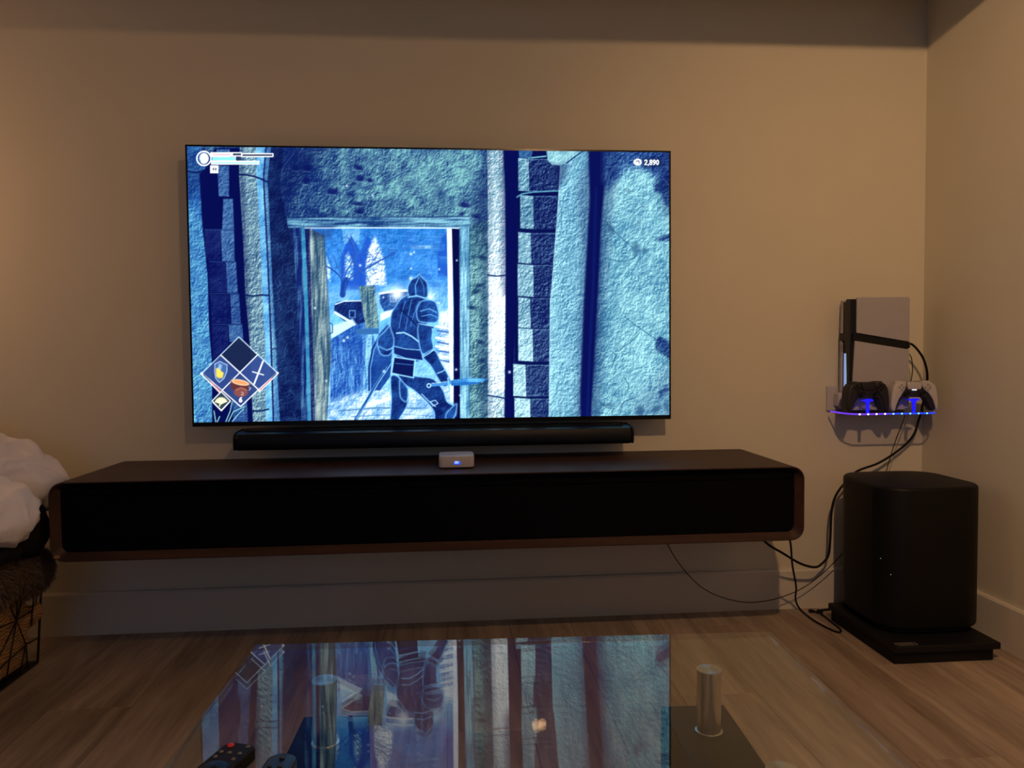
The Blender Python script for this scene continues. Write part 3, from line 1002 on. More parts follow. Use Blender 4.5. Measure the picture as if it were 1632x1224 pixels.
# near arm
fig([(682, 478), (694, 482), (699, 498), (698, 510), (692, 514), (668, 512), (664, 496), (670, 482)], .5)
line([(670, 496), (684, 492), (696, 498)], 1.3, (110, 190, 250))
line([(672, 504), (686, 501), (697, 506)], 1.1, (100, 180, 245))
fig([(667, 518), (688, 522), (688, 540), (690, 556), (674, 564), (668, 546)], .42)
line([(667, 517), (678, 520), (690, 522)], 2.6, (24, 60, 140))
line([(667, 516), (678, 518), (690, 520)], 1.0, (140, 210, 255))
fig([(674, 568), (692, 558), (704, 580), (714, 598), (718, 610), (708, 616), (700, 606), (686, 582)], .36)
line([(674, 569), (684, 563), (692, 557)], 1.6, (150, 215, 255))
line([(697, 595), (705, 592), (711, 588)], 1.5, (150, 215, 255))
# helm with a short point
fig([(652, 472), (650, 458), (656, 446), (664, 442), (668, 438), (672, 442), (680, 450), (682, 462), (680, 474), (666, 472)], .40)
line([(668, 441), (662, 455), (663, 471)], 1.2, (104, 182, 245))
line([(668, 441), (675, 456), (676, 471)], 1.0, (70, 140, 215))
line([(650, 474), (664, 471), (684, 478)], 1.6, (130, 205, 255))
# short sword in the near hand, long blade slung at the left
tex([(718, 606), (744, 602), (766, 603), (779, 604), (760, 612), (738, 614), (719, 615)], (36, 112, 200), (110, 196, 245), grit=.7, bias=.5, grain=HGRAIN)
line([(688, 614), (716, 611)], 4.5, (70, 150, 225))
line([(688, 611), (716, 608)], 1.0, (190, 232, 255))
ring(683.5, 614.5, 3, 3, 1.6, (180, 230, 255))
line([(714, 602), (716, 620)], 2.4, (120, 200, 250))
line([(621, 580), (600, 612), (584, 640), (567, 668)], 5.0, (22, 70, 150))
line([(623, 580), (602, 612), (586, 640), (568, 668)], 1.2, (150, 215, 255))
line([(617, 584), (597, 614), (581, 641), (566, 668)], 1.0, (90, 165, 235))
# drifting sparks
for (x, y, r) in ((655, 428, 1.6), (612, 592, 2.2), (548, 543, 2.4), (554, 538, 2.2), (655, 405, 2), (553, 296, 1.6), (594, 312, 1.6), (574, 423, 2), (727, 589, 2), (812, 593, 2.2), (502, 491, 2), (700, 429, 1.5), (699, 483, 2), (728, 415, 1.5), (520, 607, 1.5), (611, 474, 1.6), (733, 630, 1.4), (660, 402, 1.4)):
    glow(x, y, r, (214, 240, 255), .95)

# --- read-outs laid over the picture
ell(325, 252, 9.5, 9.5, (150, 190, 225), al=.5)
ring(325, 252.5, 11.3, 11.3, 2.0, (250, 253, 255))
ring(325, 252.5, 8.8, 8.8, 1.2, (40, 60, 120))
ell(325, 252.5, 7.2, 8.6, (246, 250, 252))
line([(319, 247), (317.5, 252), (320, 258)], 1.4, (90, 150, 215))
line([(324.5, 249), (324.8, 256)], .9, (150, 180, 200))
def bar(x0, y0, x1, y1, c, edge=(246, 250, 252), w=1.6):
    flat([(x0, y0), (x1, y0), (x1, y1), (x0, y1)], c, soft=.5)
    line([(x0, y0), (x1, y0), (x1, y1), (x0, y1), (x0, y0)], w, edge, soft=.5)
bar(336, 243.5, 385, 248.5, (54, 64, 92))
flat([(336, 243.5), (371, 243.5), (371, 249), (336, 249)], (252, 248, 250), soft=.5)
flat([(339, 245), (368, 245), (368, 247.8), (339, 247.8)], (248, 180, 196), soft=.6)
bar(385.5, 245, 435, 249.5, (58, 66, 92))
flat([(338, 250.5), (375, 250.5), (375, 255.5), (338, 255.5)], (130, 226, 246), soft=.6)
line([(337, 249.8), (376, 250)], 1.2, (246, 252, 254))
line([(337, 256), (376, 256)], 1.2, (246, 252, 254))
line([(375.5, 250), (375.5, 256)], 1.0, (246, 252, 254))
flat([(376.5, 250.5), (384, 250.5), (384, 255.5), (376.5, 255.5)], (46, 66, 104), soft=.5)
bar(337, 257, 412.5, 261.5, (166, 240, 246), w=1.5)
flat([(335, 263.5), (348, 263.5), (348, 276), (335, 276)], (250, 252, 253), soft=.6)
flat([(341.3, 266.5), (341.3, 272.5), (338, 269.5)], (70, 84, 104), soft=.5)
flat([(342.7, 266.5), (342.7, 272.5), (346, 269.5)], (70, 84, 104), soft=.5)

ell(1016.3, 258.3, 6.6, 5.4, (252, 254, 255))
line([(1014, 257.5), (1018, 256), (1019, 260)], 1.5, (60, 70, 120))
flat([(1024, 252), (1053, 252), (1055, 266), (1024, 266)], (16, 38, 84), soft=3, al=.75)
DG = {'2': [[(0, .8), (.15, 1), (.7, 1), (.95, .8), (.9, .6), (0, 0), (1, 0)]], '8': [[(.5, .53), (.1, .66), (.1, .88), (.35, 1), (.65, 1), (.9, .88), (.9, .66), (.5, .53), (.05, .36), (.05, .12), (.35, 0), (.65, 0), (.95, .12), (.95, .36), (.5, .53)]],
      '9': [[(.92, .62), (.65, .42), (.3, .42), (.05, .62), (.1, .88), (.4, 1), (.7, .98), (.95, .8), (.92, .4), (.7, .1), (.2, 0)]], '0': [[(.5, 1), (.15, .85), (.05, .5), (.15, .15), (.5, 0), (.85, .15), (.95, .5), (.85, .85), (.5, 1)]],
      '6': [[(.8, 1), (.35, .85), (.08, .45), (.1, .15), (.4, 0), (.75, .05), (.95, .3), (.75, .55), (.35, .55), (.1, .35)]], ',': [[(.3, .12), (.1, -.2)]]}
def word(txt, x, y, w, h, sp, wd, c=(252, 254, 255)):
    for ch in txt:
        k = .35 if ch == ',' else 1.0
        for p in DG[ch]:
            line([(x + a * w, y - b * h) for a, b in p], wd, c, soft=.45)
        x += w * k + sp
word('2,890', 1027.6, 262.3, 3.7, 7.2, 1.5, 1.5)

# the four-way item cross at the lower left
def dia(cx, cy, rx, ry):
    return [(cx, cy - ry), (cx + rx, cy), (cx, cy + ry), (cx - rx, cy)]
T_, Lf, Rt, Bo, Ce = (380.6, 537), (322, 595), (442, 594), (383.5, 648), (382, 592)
LT, TRr, LB, RB = (352, 566), (410, 566), (354, 622), (412, 621)
flat([T_, TRr, Ce, LT], (28, 44, 84), al=.95)
flat([LT, Ce, LB, Lf], (52, 78, 146), al=.95)
flat([TRr, Rt, RB, Ce], (54, 80, 150), al=.95)
flat([Ce, RB, Bo, LB], (52, 74, 138), al=.95)
WHT = (246, 248, 250)
line([Lf, T_, Rt], 1.3, (206, 232, 244))
line([LT, RB], 1.6, WHT)
line([TRr, LB], 1.6, WHT)
line([LB, Bo, RB], 1.6, WHT)
line([Lf, LB], 1.3, WHT)
line([Rt, RB], 1.3, WHT)
line([(321, 595), (352, 626)], 3.4, WHT)
line([(324, 597), (336, 609)], 1.6, (44, 60, 100))
line([(336, 609), (350.5, 623.5)], 1.7, (222, 110, 120))
line([(442.5, 594.5), (413.5, 623)], 3.4, WHT)
line([(440, 596), (433, 603)], 1.6, (44, 60, 100))
line([(433, 603), (414.5, 621.5)], 1.7, (222, 110, 120))
sh = [(350.5, 576), (356, 579), (362, 581.5), (361.5, 592), (357, 603), (349.5, 609.5), (344, 603), (342, 592), (342.5, 580)]
flat(sh, (70, 110, 176))
flat([(344, 587), (349, 586), (353, 592), (356.5, 594), (355, 602), (349, 603), (344.5, 600)], (244, 214, 92), soft=1.2)
flat([(349, 579), (354, 582), (352, 590), (347, 588)], (160, 200, 236), soft=1.4, al=.8)
line(sh + [sh[0]], 1.1, (190, 215, 240))
line([(419, 576), (405, 612)], 2.6, (226, 232, 240))
line([(402.5, 592.5), (420, 597.5)], 1.6, (240, 244, 248))
line([(419.6, 575), (413, 592)], 1.0, (250, 252, 253))
flat([(367.5, 608), (371, 604.5), (385, 606), (397, 611), (398, 616), (392, 626), (378, 626), (369, 620)], (104, 56, 58))
ell(383, 609.5, 14.5, 4.4, (250, 222, 186), rot=11)
ell(383, 609.5, 12.5, 3.2, (236, 160, 106), rot=11)
ell(384, 625, 11, 7.6, (146, 82, 78), rot=0)
line([(376, 622), (384, 618), (393, 622)], 1.1, (196, 130, 120))
line([(385, 625), (387.5, 626), (387, 630), (384.5, 629)], 1.0, (214, 196, 200))
line([(397, 617), (399.5, 619), (397, 622)], 1.1, (210, 210, 220))
word('6', 381.4, 640.6, 4.2, 6.8, 1, 1.8)
q = dia(352.6, 639, 14.6, 15)
flat(q, (52, 74, 92))
line(q + [q[0]], 1.5, WHT)
line([(339.5, 641.5), (353, 655), (366.5, 640)], 1.1, WHT)
for k in range(9):
    a_ = math.radians(200 + 17 * k)
    line([(352.5, 643), (352.5 + 9.5 * math.cos(a_), 643 + 9 * math.sin(a_))], 2.2, (250, 250, 196))
line([(352, 640), (350, 647)], 2, (246, 244, 170))

# --- to light values and onto the screen mesh
IMG = np.clip(IMG, 0, 1)
LIN = np.where(IMG <= .04045, IMG / 12.92, ((IMG + .055) / 1.055) ** 2.4)
lum = LIN.mean(-1, keepdims=True)
LIN = LIN * (.80 + .55 * lum) * SCREEN_GAIN
me = bpy.data.meshes.new('screen')
co = np.stack([GX, np.full(GX.shape, TY), GZZ], -1).reshape(-1, 3).astype(np.float32)
me.vertices.add(NX * NZ)
me.vertices.foreach_set('co', co.ravel())
idx = np.arange(NX * NZ).reshape(NZ, NX)
quads = np.stack([idx[:-1, :-1], idx[:-1, 1:], idx[1:, 1:], idx[1:, :-1]], -1).reshape(-1, 4).astype(np.int32)
nq = len(quads)
me.loops.add(nq * 4)
me.loops.foreach_set('vertex_index', quads.ravel())
me.polygons.add(nq)
me.polygons.foreach_set('loop_start', np.arange(0, nq * 4, 4, dtype=np.int32))
me.update(calc_edges=True)
at_ = me.color_attributes.new('picture', 'FLOAT_COLOR', 'POINT')
at_.data.foreach_set('color', np.concatenate([LIN.reshape(-1, 3), np.ones((NX * NZ, 1))], 1).astype(np.float32).ravel())
m, nt, b = new_mat('lit_screen')
N, L = nt.nodes, nt.links
an = N.new('ShaderNodeAttribute')
an.attribute_name = 'picture'
b.inputs['Base Color'].default_value = (.003, .003, .004, 1)
b.inputs['Roughness'].default_value = .025
b.inputs['Specular IOR Level'].default_value = .05
L.new(an.outputs['Color'], b.inputs['Emission Color'])
b.inputs['Emission Strength'].default_value = 1.0
me.materials.append(m)
o = bpy.data.objects.new('screen', me)
COL.objects.link(o)
o.parent = t
o.matrix_parent_inverse = world_of(t).inverted()
tag(o, 'lit screen showing a figure in a blue stone doorway')

# ------------------------------------------------------------------ wall-mounted media bench
CL, CR, CD, CT, CB = -.9875, 1.0127, -.3895, .531, .3251
t = thing('media_bench', 'long floating walnut media bench with rounded corners and black front', 'bench', (0, 0, CB))
FR = .036      # outer corner radius
TH = .020      # shell thickness
TT_ = .006     # the top board is thinner at the front
SPL = .020     # the rim slopes back towards the front panel
loops = []
for y_, ins in ((-.001, 0), (CD + .001, 0), (CD, .001), (CD, .003), (CD + SPL, TH), (-.001, TH)):
    loops.append([(p[0], y_, p[1]) for p in rrect(CL + ins, CR - ins, CB + ins, CT - min(ins, TT_), FR - ins * .7, 8)])
bm = bmesh.new()
vl = [[bm.verts.new(p) for p in lp] for lp in loops]
n = len(vl[0])
for l0, l1 in zip(vl, vl[1:] + vl[:1]):
    for i in range(n):
        j = (i + 1) % n
        bm.faces.new((l0[i], l1[i], l1[j], l0[j]))
bmesh.ops.recalc_face_normals(bm, faces=bm.faces)
put('shell', bm, M['walnut'], t, smooth=True, angle=35)
put('back_panel', box_bm(CL + TH, CR - TH, -.012, -.002, CB + TH, CT - TH), M['front_black'], t)
put('top_fascia', prism_bm(rrect(CL + TH + .001, CR - TH - .001, CT - TT_ - .030, CT - TT_ - .0008, [.018, .018, .001, .001], 4), CD + SPL + .002, CD + SPL + .016, 'XZ'), M['front_black'], t)
put('flap_door', prism_bm(rrect(CL + TH + .002, CR - TH - .002, CB + TH + .002, CT - TT_ - .0325, [.001, .001, .015, .015], 4), CD + SPL, CD + SPL + .016, 'XZ', bev=.001, seg=1), M['front_black'], t)
bm = bmesh.new()
bmesh.ops.create_uvsphere(bm, u_segments=12, v_segments=8, radius=1, matrix=Matrix.Translation((CL + .017, CD - .002, CB + .014)) @ Matrix.Diagonal((.009, .005, .006, 1)))
put('corner_bumper', bm, plain('tan_felt', srgb(150, 108, 70), rough=.9), t, smooth=True)

# sound bar on its own brackets
SB0, SB1 = -.589, .590
t = thing('soundbar', 'long black soundbar mounted under the television', 'soundbar', (0, -.1, .575))
prof = [(-.05, .575), (-.152, .575), (-.158, .580), (-.160, .588), (-.160, .610), (-.154, .622), (-.140, .6275), (-.05, .630)]
bm = prism_bm(prof, SB0 + .006, SB1 - .006, 'YZ', bev=.006, seg=3)
put('body', bm, M['bar_black'], t, smooth=True, angle=35)
put('top_panel', box_bm(SB0 + .03, SB1 - .03, -.138, -.055, .6270, .6315, bev=.001, seg=1), M['black_gloss'], t)
put('end_cap', prism_bm([(p[0] * .995 - .0005, p[1]) for p in prof], SB0, SB0 + .0055, 'YZ', bev=.002, seg=2), M['black_matte'], t)
put('end_cap', prism_bm([(p[0] * .995 - .0005, p[1]) for p in prof], SB1 - .0055, SB1, 'YZ', bev=.002, seg=2), M['black_matte'], t)
for sx in (-.35, .35):
    put('bracket', box_bm(sx - .02, sx + .02, -.052, -.0005, .585, .615, bev=.002, seg=1), M['black_matte'], t)

# small white box with a lit display
t = thing('streaming_box', 'small white box with a lit blue display on the walnut bench', 'box', (.054, -.245, CT))
put('shell', prism_bm(rrect(.005, .103, -.300, -.202, .014, 6), CT + .003, CT + .036, 'XY', bev=.003, seg=3), M['box_white'], t, smooth=True, angle=45)
put('foot', prism_bm(rrect(.015, .093, -.290, -.212, .012, 6), CT + .0002, CT + .0032, 'XY'), M['black_rubber'], t)
dsp = put('display', prism_bm(rrect(.0455, .0655, -.0005, .0085, .0042, 6), -.3006, -.2990, 'XZ'), emitter('display_blue', (.02, .07, 1.0), 1.1), t, local=False)
dsp.location.z += CT + .0125
glow = emitter('display_digits', (.45, .65, 1.0), 2.2)
Z0 = CT + .0150
def strokes(bm, segs, x, z, s, y, w):
    for (a, b_, c, d) in segs:
        tube_bm([(x + a * s, y, z + b_ * s), (x + c * s, y, z + d * s)], w, n=6, bm=bm)
bm = bmesh.new()
strokes(bm, [(0, 2, 1, 2), (1, 2, 1, 1), (1, 1, 0, 1), (0, 1, 0, 0), (0, 0, 1, 0)], .0495, Z0, .0028, -.3007, .00045)
strokes(bm, [(1, 2, 0, 2), (0, 2, 0, 1), (0, 1, 1, 1), (1, 1, 1, 0), (1, 0, 0, 0)], .0540, Z0, .0028, -.3007, .00045)
strokes(bm, [(.2, 2, .2, .8), (.2, .2, .2, 0)], .0590, Z0, .0028, -.3007, .00045)
put('display_mark', bm, glow, dsp)

# ------------------------------------------------------------------ subwoofer on its platform
t = thing('isolation_platform', 'black two-layer platform on the floor under the subwoofer', 'platform', (1.37, -.30, 0))
put('foam_block', box_bm(1.2265, 1.5106, -.474, -.13, 0, .035, bev=.002, seg=1), M['black_rubber'], t)
put('board', box_bm(1.222, 1.522, -.487, -.12, .035, .053, bev=.0015, seg=1), M['black_matte'], t)
bm = bmesh.new()
LXa, LXb, LYa, LYb = 1.232, 1.292, -.479, -.460
for a in ((LXa, LXb, LYa, LYa + .002), (LXa, LXb, LYb - .0015, LYb), (LXa, LXa + .003, LYa, LYb), (LXb - .003, LXb, LYa, LYb)):
    box_bm(a[0], a[1], a[2], a[3], .0531, .0536, bm=bm)
xx = LXa + .007
for w in (.006, .007, .005, .007, .006, .006):
    box_bm(xx, xx + w - .002, LYa + .004, LYb - .004, .0531, .0536, bm=bm)
    box_bm(xx, xx + w, LYa + .004, LYa + .006, .0531, .0536, bm=bm)
    xx += w + .0015
put('printed_label', bm, plain('faded_print', (.16, .15, .15), rough=.6), t)

t = thing('subwoofer', 'big black rounded subwoofer in the corner of the room', 'subwoofer', (1.388, -.268, .053))
bm = prism_bm(rrect(1.236, 1.541, -.420, -.115, .085, 12), .068, .468, 'XY', bev=.010, seg=4)
put('cabinet', bm, M['sub_black'], t, smooth=True, angle=40)
put('base_ring', prism_bm(rrect(1.252, 1.525, -.404, -.131, .075, 10), .0575, .069, 'XY'), M['black_matte'], t)
for sx in (1.30, 1.477):
    for sy in (-.35, -.19):
        put('foot', lathe_bm([(0, 0), (.016, 0), (.018, .006), (0, .006)], (sx, sy, .053), n=16), M['black_rubber'], t)
for (x_, y_, z_) in ((1.2452, -.372, .262), (1.2615, -.395, .222)):
    led = bmesh.new()
    bmesh.ops.create_uvsphere(led, u_segments=8, v_segments=6, radius=.0012, matrix=Matrix.Translation((x_, y_, z_)))
    put('status_light', led, emitter('status_led', (.8, .8, .9), .5), t)

# ------------------------------------------------------------------ glass coffee table
TR = math.radians(-2.2)
GW, GD = .847, .515
GZ = .384
t = thing('coffee_table', 'clear glass coffee table on steel cylinders and black pedestals', 'table', (-.281, -1.168, 0), (0, 0, TR))
put('glass_top', prism_bm(rrect(0, GW, -GD, 0, .006, 4), GZ - .010, GZ, 'XY', bev=.0012, seg=1), M['glass'], t, local=True)
for lx in (.133, .707):
    put('pedestal', box_bm(lx - .052, lx + .052, -GD + .03, -.028, 0, .276, bev=.002, seg=1), M['pedestal'], t, local=True)
    for ly in (-.118, -.396):
        leg = put('support_cylinder', lathe_bm([(0, 0), (.0205, 0), (.0205, .004), (.0178, .0045), (.0178, .0955), (0, .0955)], (lx, ly, .276), n=40), M['steel'], t, smooth=True, angle=40, local=True)
        d = lathe_bm([(0, 0), (.0185, 0), (.0185, .002), (0, .002)], (0, 0, 0), n=40)
        dd = put('cap_disc', d, M['disc'], leg, smooth=True, angle=40, local=True)
        dd.location = (0, 0, .0955 / 2 + .0011)

def remote(name, label, loc, rz, w, l, h, r, mat):
    t = thing(name, label, 'remote control', loc, (0, 0, math.radians(rz)), 'remote controls on the glass table')
    put('body', prism_bm(rrect(-w / 2, w / 2, -l, 0, r, 6), 0, h, 'XY', bev=.003, seg=3), mat, t, smooth=True, angle=45, local=True)
    return t
bb = plain('button_grey', (.16, .155, .155), rough=.6)
rt = remote('remote_control', 'black remote control with a red power button on the glass table', (-.2085, -1.5205, GZ + .0003), -19, .040, .145, .016, .010, M['black_matte'])
def button(x, y, r, mat, name='button', h=.0015, z=.0155):
    put(name, lathe_bm([(0, 0), (r, 0), (r, h * .6), (r * .8, h), (0, h)], (x, y, z), n=16), mat, rt, smooth=True, angle=50, local=True)
button(-.0105, -.009, .0042, plain('red_button', (.75, .035, .04), rough=.5), 'power_button', .002)
button(.0110, -.007, .0030, bb)
for (bx, by) in ((-.0125, -.024), (-.002, -.0235), (.0105, -.0225), (-.0125, -.0345), (.0105, -.035)):
    button(bx, by, .0026, bb)
button(0, -.056, .0155, M['black_gloss'], 'navigation_ring', .001)
button(0, -.056, .0035, M['black_matte'], 'navigation_button', .0022)
for (bx, by) in ((-.011, -.085), (0, -.085), (.011, -.085), (-.011, -.100), (.011, -.100)):
    button(bx, by, .003, bb)
rt = remote('remote_control', 'dark blue-black rounded remote control beside the one with the red button', (-.155, -1.546, GZ + .0003), -7, .034, .140, .015, .0155, plain('navy_plastic', (.008, .014, .024), rough=.3))
button(0, -.012, .0030, plain('button_navy', (.05, .06, .08), rough=.5))
for by in (-.03, -.042, -.054):
    button(.004, by, .0026, plain('button_navy', (.03, .04, .06), rough=.5))
    button(-.008, by, .0026, plain('button_navy', (.03, .04, .06), rough=.5))

# ------------------------------------------------------------------ lit shelf with console and controllers
t = thing('acrylic_shelf', 'clear acrylic wall shelf with blue and purple lit edge', 'shelf', (1.41, -.09, .648))
SHX0, SHX1, SHY0, SHY1, SHZ0, SHZ1 = 1.268, 1.548, -.160, -.030, .6495, .6555
out = rrect(SHX0, SHX1, SHY0, SHY1, [.003, .003, .045, .02], 8)
put('plate', prism_bm(out, SHZ0, SHZ1, 'XY'), M['acrylic'], t)
put('wall_bracket', box_bm(1.30, 1.52, -.036, -.0005, .640, .6490, bev=.001, seg=1), M['grey_plastic'], t)
# glowing strip in the front edge
edge = [p for p in out if p[1] < -.045]
edge = sorted([p for p in out if p[0] < SHX0 + .046 and p[1] < -.04], key=lambda p: -p[1] + p[0]) + sorted([p for p in out if p[0] >= SHX0 + .046 and p[1] < -.13], key=lambda p: p[0])
edge = [(SHX0, -.035), (SHX0, -.08)] + edge
m, nt, b = new_mat('led_strip_purple_to_blue')
N, L = nt.nodes, nt.links
tc = N.new('ShaderNodeTexCoord')
sp = N.new('ShaderNodeSeparateXYZ')
L.new(tc.outputs['Generated'], sp.inputs[0])
rp = N.new('ShaderNodeValToRGB')
rp.color_ramp.elements[0].position = .30
rp.color_ramp.elements[0].color = (.16, .04, .75, 1)
rp.color_ramp.elements[1].position = .55
rp.color_ramp.elements[1].color = (.01, .05, .85, 1)
L.new(sp.outputs['X'], rp.inputs[0])
b.inputs['Base Color'].default_value = (.02, .02, .05, 1)
L.new(rp.outputs[0], b.inputs['Emission Color'])
b.inputs['Emission Strength'].default_value = 1.1
strip = put('light_strip', tube_bm([(p[0], p[1] - .002, .6525) for p in edge], .0026, n=8), m, t, smooth=True)
for k in range(9):
    bx = 1.295 + .0272 * k
    bm = bmesh.new()
    bmesh.ops.create_uvsphere(bm, u_segments=10, v_segments=6, radius=1, matrix=Matrix.Translation((bx, SHY0 - .0045, .6525)) @ Matrix.Diagonal((.0030, .0016, .0024, 1)))
    put('diode', bm, emitter('white_diode', (1, .85, 1), 4.0) if k < 4 else emitter('cyan_diode', (.15, .6, 1), 2.6), strip, smooth=True)
for hx in (1.327, 1.477):
    hz = .6560
    T = [(-.004, 0), (.0055, 0), (.0045, .020), (.0055, .030), (.009, .0355), (.019, .037), (.019, .0395), (.011, .0425), (-.002, .043), (-.011, .0405), (-.020, .040), (-.020, .0375), (-.008, .035), (-.0045, .030)]
    put('controller_rest', prism_bm([(hx + a, hz + c) for a, c in T], -.1535, -.1495, 'XZ'), M['led_blue'], t)
    put('controller_rest_arm', box_bm(hx - .010, hx + .010, -.1495, -.118, hz + .0375, hz + .0415, bev=.001, seg=1), M['acrylic'], t)

# console
t = thing('game_console', 'white upright game console with a black band on the lit shelf', 'game console', (1.40, -.06, .656))
KX0, KX1, KZ0, KZ1 = 1.302, 1.490, .6562, 1.0165
KYf, KYb = -.106, -.022
put('core', box_bm(KX0 + .006, KX1 - .004, KYf + .012, KYb - .004, KZ0, KZ1 - .010, bev=.004, seg=2), M['black_gloss'], t)
# dark curved front fin, wide at the top and narrow below
put('front_fin', prism_bm([(KYf + .004, KZ1 - .006), (KYf + .030, KZ1 - .004), (KYf + .038, KZ1 - .018), (KYf + .030, .86), (KYf + .020, KZ0 + .002), (KYf + .008, KZ0 + .002), (KYf + .005, .86)], KX0 - .006, KX0 + .020, 'YZ', bev=.002, seg=2), M['black_gloss'], t)
# band tops and bottoms (slightly sloping)
def zb(x, up):
    k = (x - KX0) / (KX1 - KX0)
    return (.9045 - .0295 * k) if up else (.8800 - .0290 * k)
up = [(KX0 + .013, zb(KX0, 1)), (KX1, zb(KX1, 1)), (KX1, KZ1 - .004), (KX1 - .004, KZ1), (KX0 + .017, KZ1 - .001), (KX0 + .013, KZ1 - .006)]
lo = [(KX0 - .002, KZ0 + .004), (KX1 - .002, KZ0 + .004), (KX1 - .001, zb(KX1, 0)), (KX0 + .008, zb(KX0, 0))]
put('side_panel', prism_bm(up, KYf, KYf + .012, 'XZ', bev=.002, seg=2), M['console_white'], t)
put('side_panel', prism_bm(lo, KYf, KYf + .012, 'XZ', bev=.002, seg=2), M['console_white'], t)
up2 = [(KX0 + .002, .905), (KX1, .875), (KX1, KZ1), (KX0 + .004, KZ1 - .006)]
lo2 = [(KX0 + .000, KZ0 + .004), (KX1, KZ0 + .004), (KX1, .851), (KX0 + .001, .880)]
put('side_panel', prism_bm(up2, KYb - .014, KYb, 'XZ', bev=.002, seg=2), M['console_white'], t)
put('side_panel', prism_bm(lo2, KYb - .014, KYb, 'XZ', bev=.002, seg=2), M['console_white'], t)
put('band', prism_bm([(KX0 + .0005, .9035), (KX1 - .001, zb(KX1, 1) - .0005), (KX1 + .003, zb(KX1, 0) + .006), (KX1 - .008, zb(KX1, 0) + .0005), (KX0 + .0005, .8805)], KYf + .0005, KYb - .001, 'XZ', bev=.001, seg=1), M['black_gloss'], t)
put('status_light', box_bm(KX0 - .0012, KX0 + .008, KYf + .046, KYf + .051, .70, .84, bev=.001, seg=1), emitter('console_light', (.45, .62, 1.0), .55), t)
put('usb_port', box_bm(KX0 - .001, KX0 + .008, KYf + .040, KYf + .060, .716, .722), M['grey_plastic'], t)
for k in range(3):
    put('vent_slot', box_bm(KX0 - .001, KX0 + .004, KYb - .018, KYb - .006, .848 + .008 * k, .851 + .008 * k), M['grey_plastic'], t)

# controllers
HALF = [(.000, .0940), (.030, .0945), (.048, .0925), (.060, .086), (.067, .074), (.0705, .056), (.0725, .036), (.0725, .016), (.0695, .004), (.0635, .000), (.0565, .004), (.0500, .016), (.0445, .030), (.0380, .0405), (.0300, .0445), (.000, .0445)]
def mirror(h):
    return h + [(-a, c) for a, c in h[::-1] if a > 1e-6]
def controller(name, label, loc, rz, white):
    t = thing(name, label, 'game controller', loc, (0, 0, math.radians(rz)), 'controllers on the lit shelf')
    core = M['ctrl_black']
    shell = M['white_plastic'] if white else M['ctrl_black']
    inset = [(a * .97, c * .98 + .001) for a, c in HALF]
    put('body', prism_bm(mirror(inset), -.015, .017, 'XZ', bev=.0035, seg=3), core, t, smooth=True, angle=50, local=True)
    # wings over the grips
    wing = [(.0245, .0945), (.048, .0925), (.060, .086), (.067, .074), (.0705, .056), (.0725, .036), (.0725, .016), (.0695, .004), (.0635, .000), (.0585, .004), (.0545, .020), (.0475, .038), (.0360, .056), (.0270, .070), (.0240, .082)]
    wr = wing
    if white:   # the dark inlay runs down the inner side of the right grip
        wr = wing[:8] + [(.0690, .006), (.0640, .022), (.0570, .040), (.0440, .058), (.0300, .070), (.0240, .082)]
    put('grip_shell', prism_bm([(-a, c) for a, c in wing][::-1], -.020, .019, 'XZ', bev=.006, seg=4), shell, t, smooth=True, angle=50, local=True)
    put('grip_shell', prism_bm(wr, -.020, .019, 'XZ', bev=.0035 if white else .006, seg=4), shell, t, smooth=True, angle=50, local=True)
    put('touchpad', prism_bm([(-.0235, .093), (.0235, .093), (.0225, .078), (.0195, .0695), (-.0195, .0695), (-.0225, .078)], -.0205, -.010, 'XZ', bev=.0015, seg=2), shell, t, smooth=True, angle=50, local=True)
    bmat = M['grey_plastic'] if white else M['black_gloss']
    for (dx, dz) in ((0, .0065), (0, -.0065), (.0065, 0), (-.0065, 0)):
        w, h = (.0022, .0032) if dx == 0 else (.0032, .0022)
        put('direction_button', box_bm(-.041 + dx - w, -.041 + dx + w, -.0222, -.018, .0765 + dz - h, .0765 + dz + h, bev=.0006, seg=1), bmat, t, local=True)
        bm = bmesh.new()
        bmesh.ops.create_cone(bm, cap_ends=True, segments=14, radius1=.0032, radius2=.0032, depth=.005, matrix=Matrix.Translation((.041 + dx * 1.15, -.0205, .0765 + dz * 1.15)) @ Matrix.Rotation(math.pi / 2, 4, 'X'))
        put('action_button', bm, bmat, t, local=True)
    for sx in (-.0235, .0235):
        st = lathe_bm([(0, -.002), (.0095, -.002), (.0095, 0), (.0055, .001), (.005, .008), (.0085, .009), (.0085, .0115), (.0065, .0105), (0, .0095)], (0, 0, 0), n=20)
        bmesh.ops.transform(st, matrix=Matrix.Translation((sx, -.0145, .0545)) @ Matrix.Rotation(math.pi / 2, 4, 'X'), verts=st.verts)
        put('thumb_stick', st, M['black_matte'], t, smooth=True, angle=40, local=True)
    for sx in (-1, 1):
        put('trigger', box_bm(sx * .043 - .013, sx * .043 + .013, -.008, .014, .086, .0955, bev=.003, seg=2), M['ctrl_black'] if not white else M['white_plastic'], t, local=True)
    if white:
        put('light_bar', prism_bm(rrect(-.0065, .0065, .0665, .0695, .0014, 4), -.0205, -.0150, 'XZ'), emitter('controller_light', (.8, .85, 1.0), 1.3), t, local=True)
    return t
controller('game_controller', 'black game controller on the left rest of the lit shelf', (1.3310, -.1300, .6570), 6, False)
controller('game_controller', 'white game controller with black centre on the lit shelf', (1.4825, -.1300, .6570), -4, True)

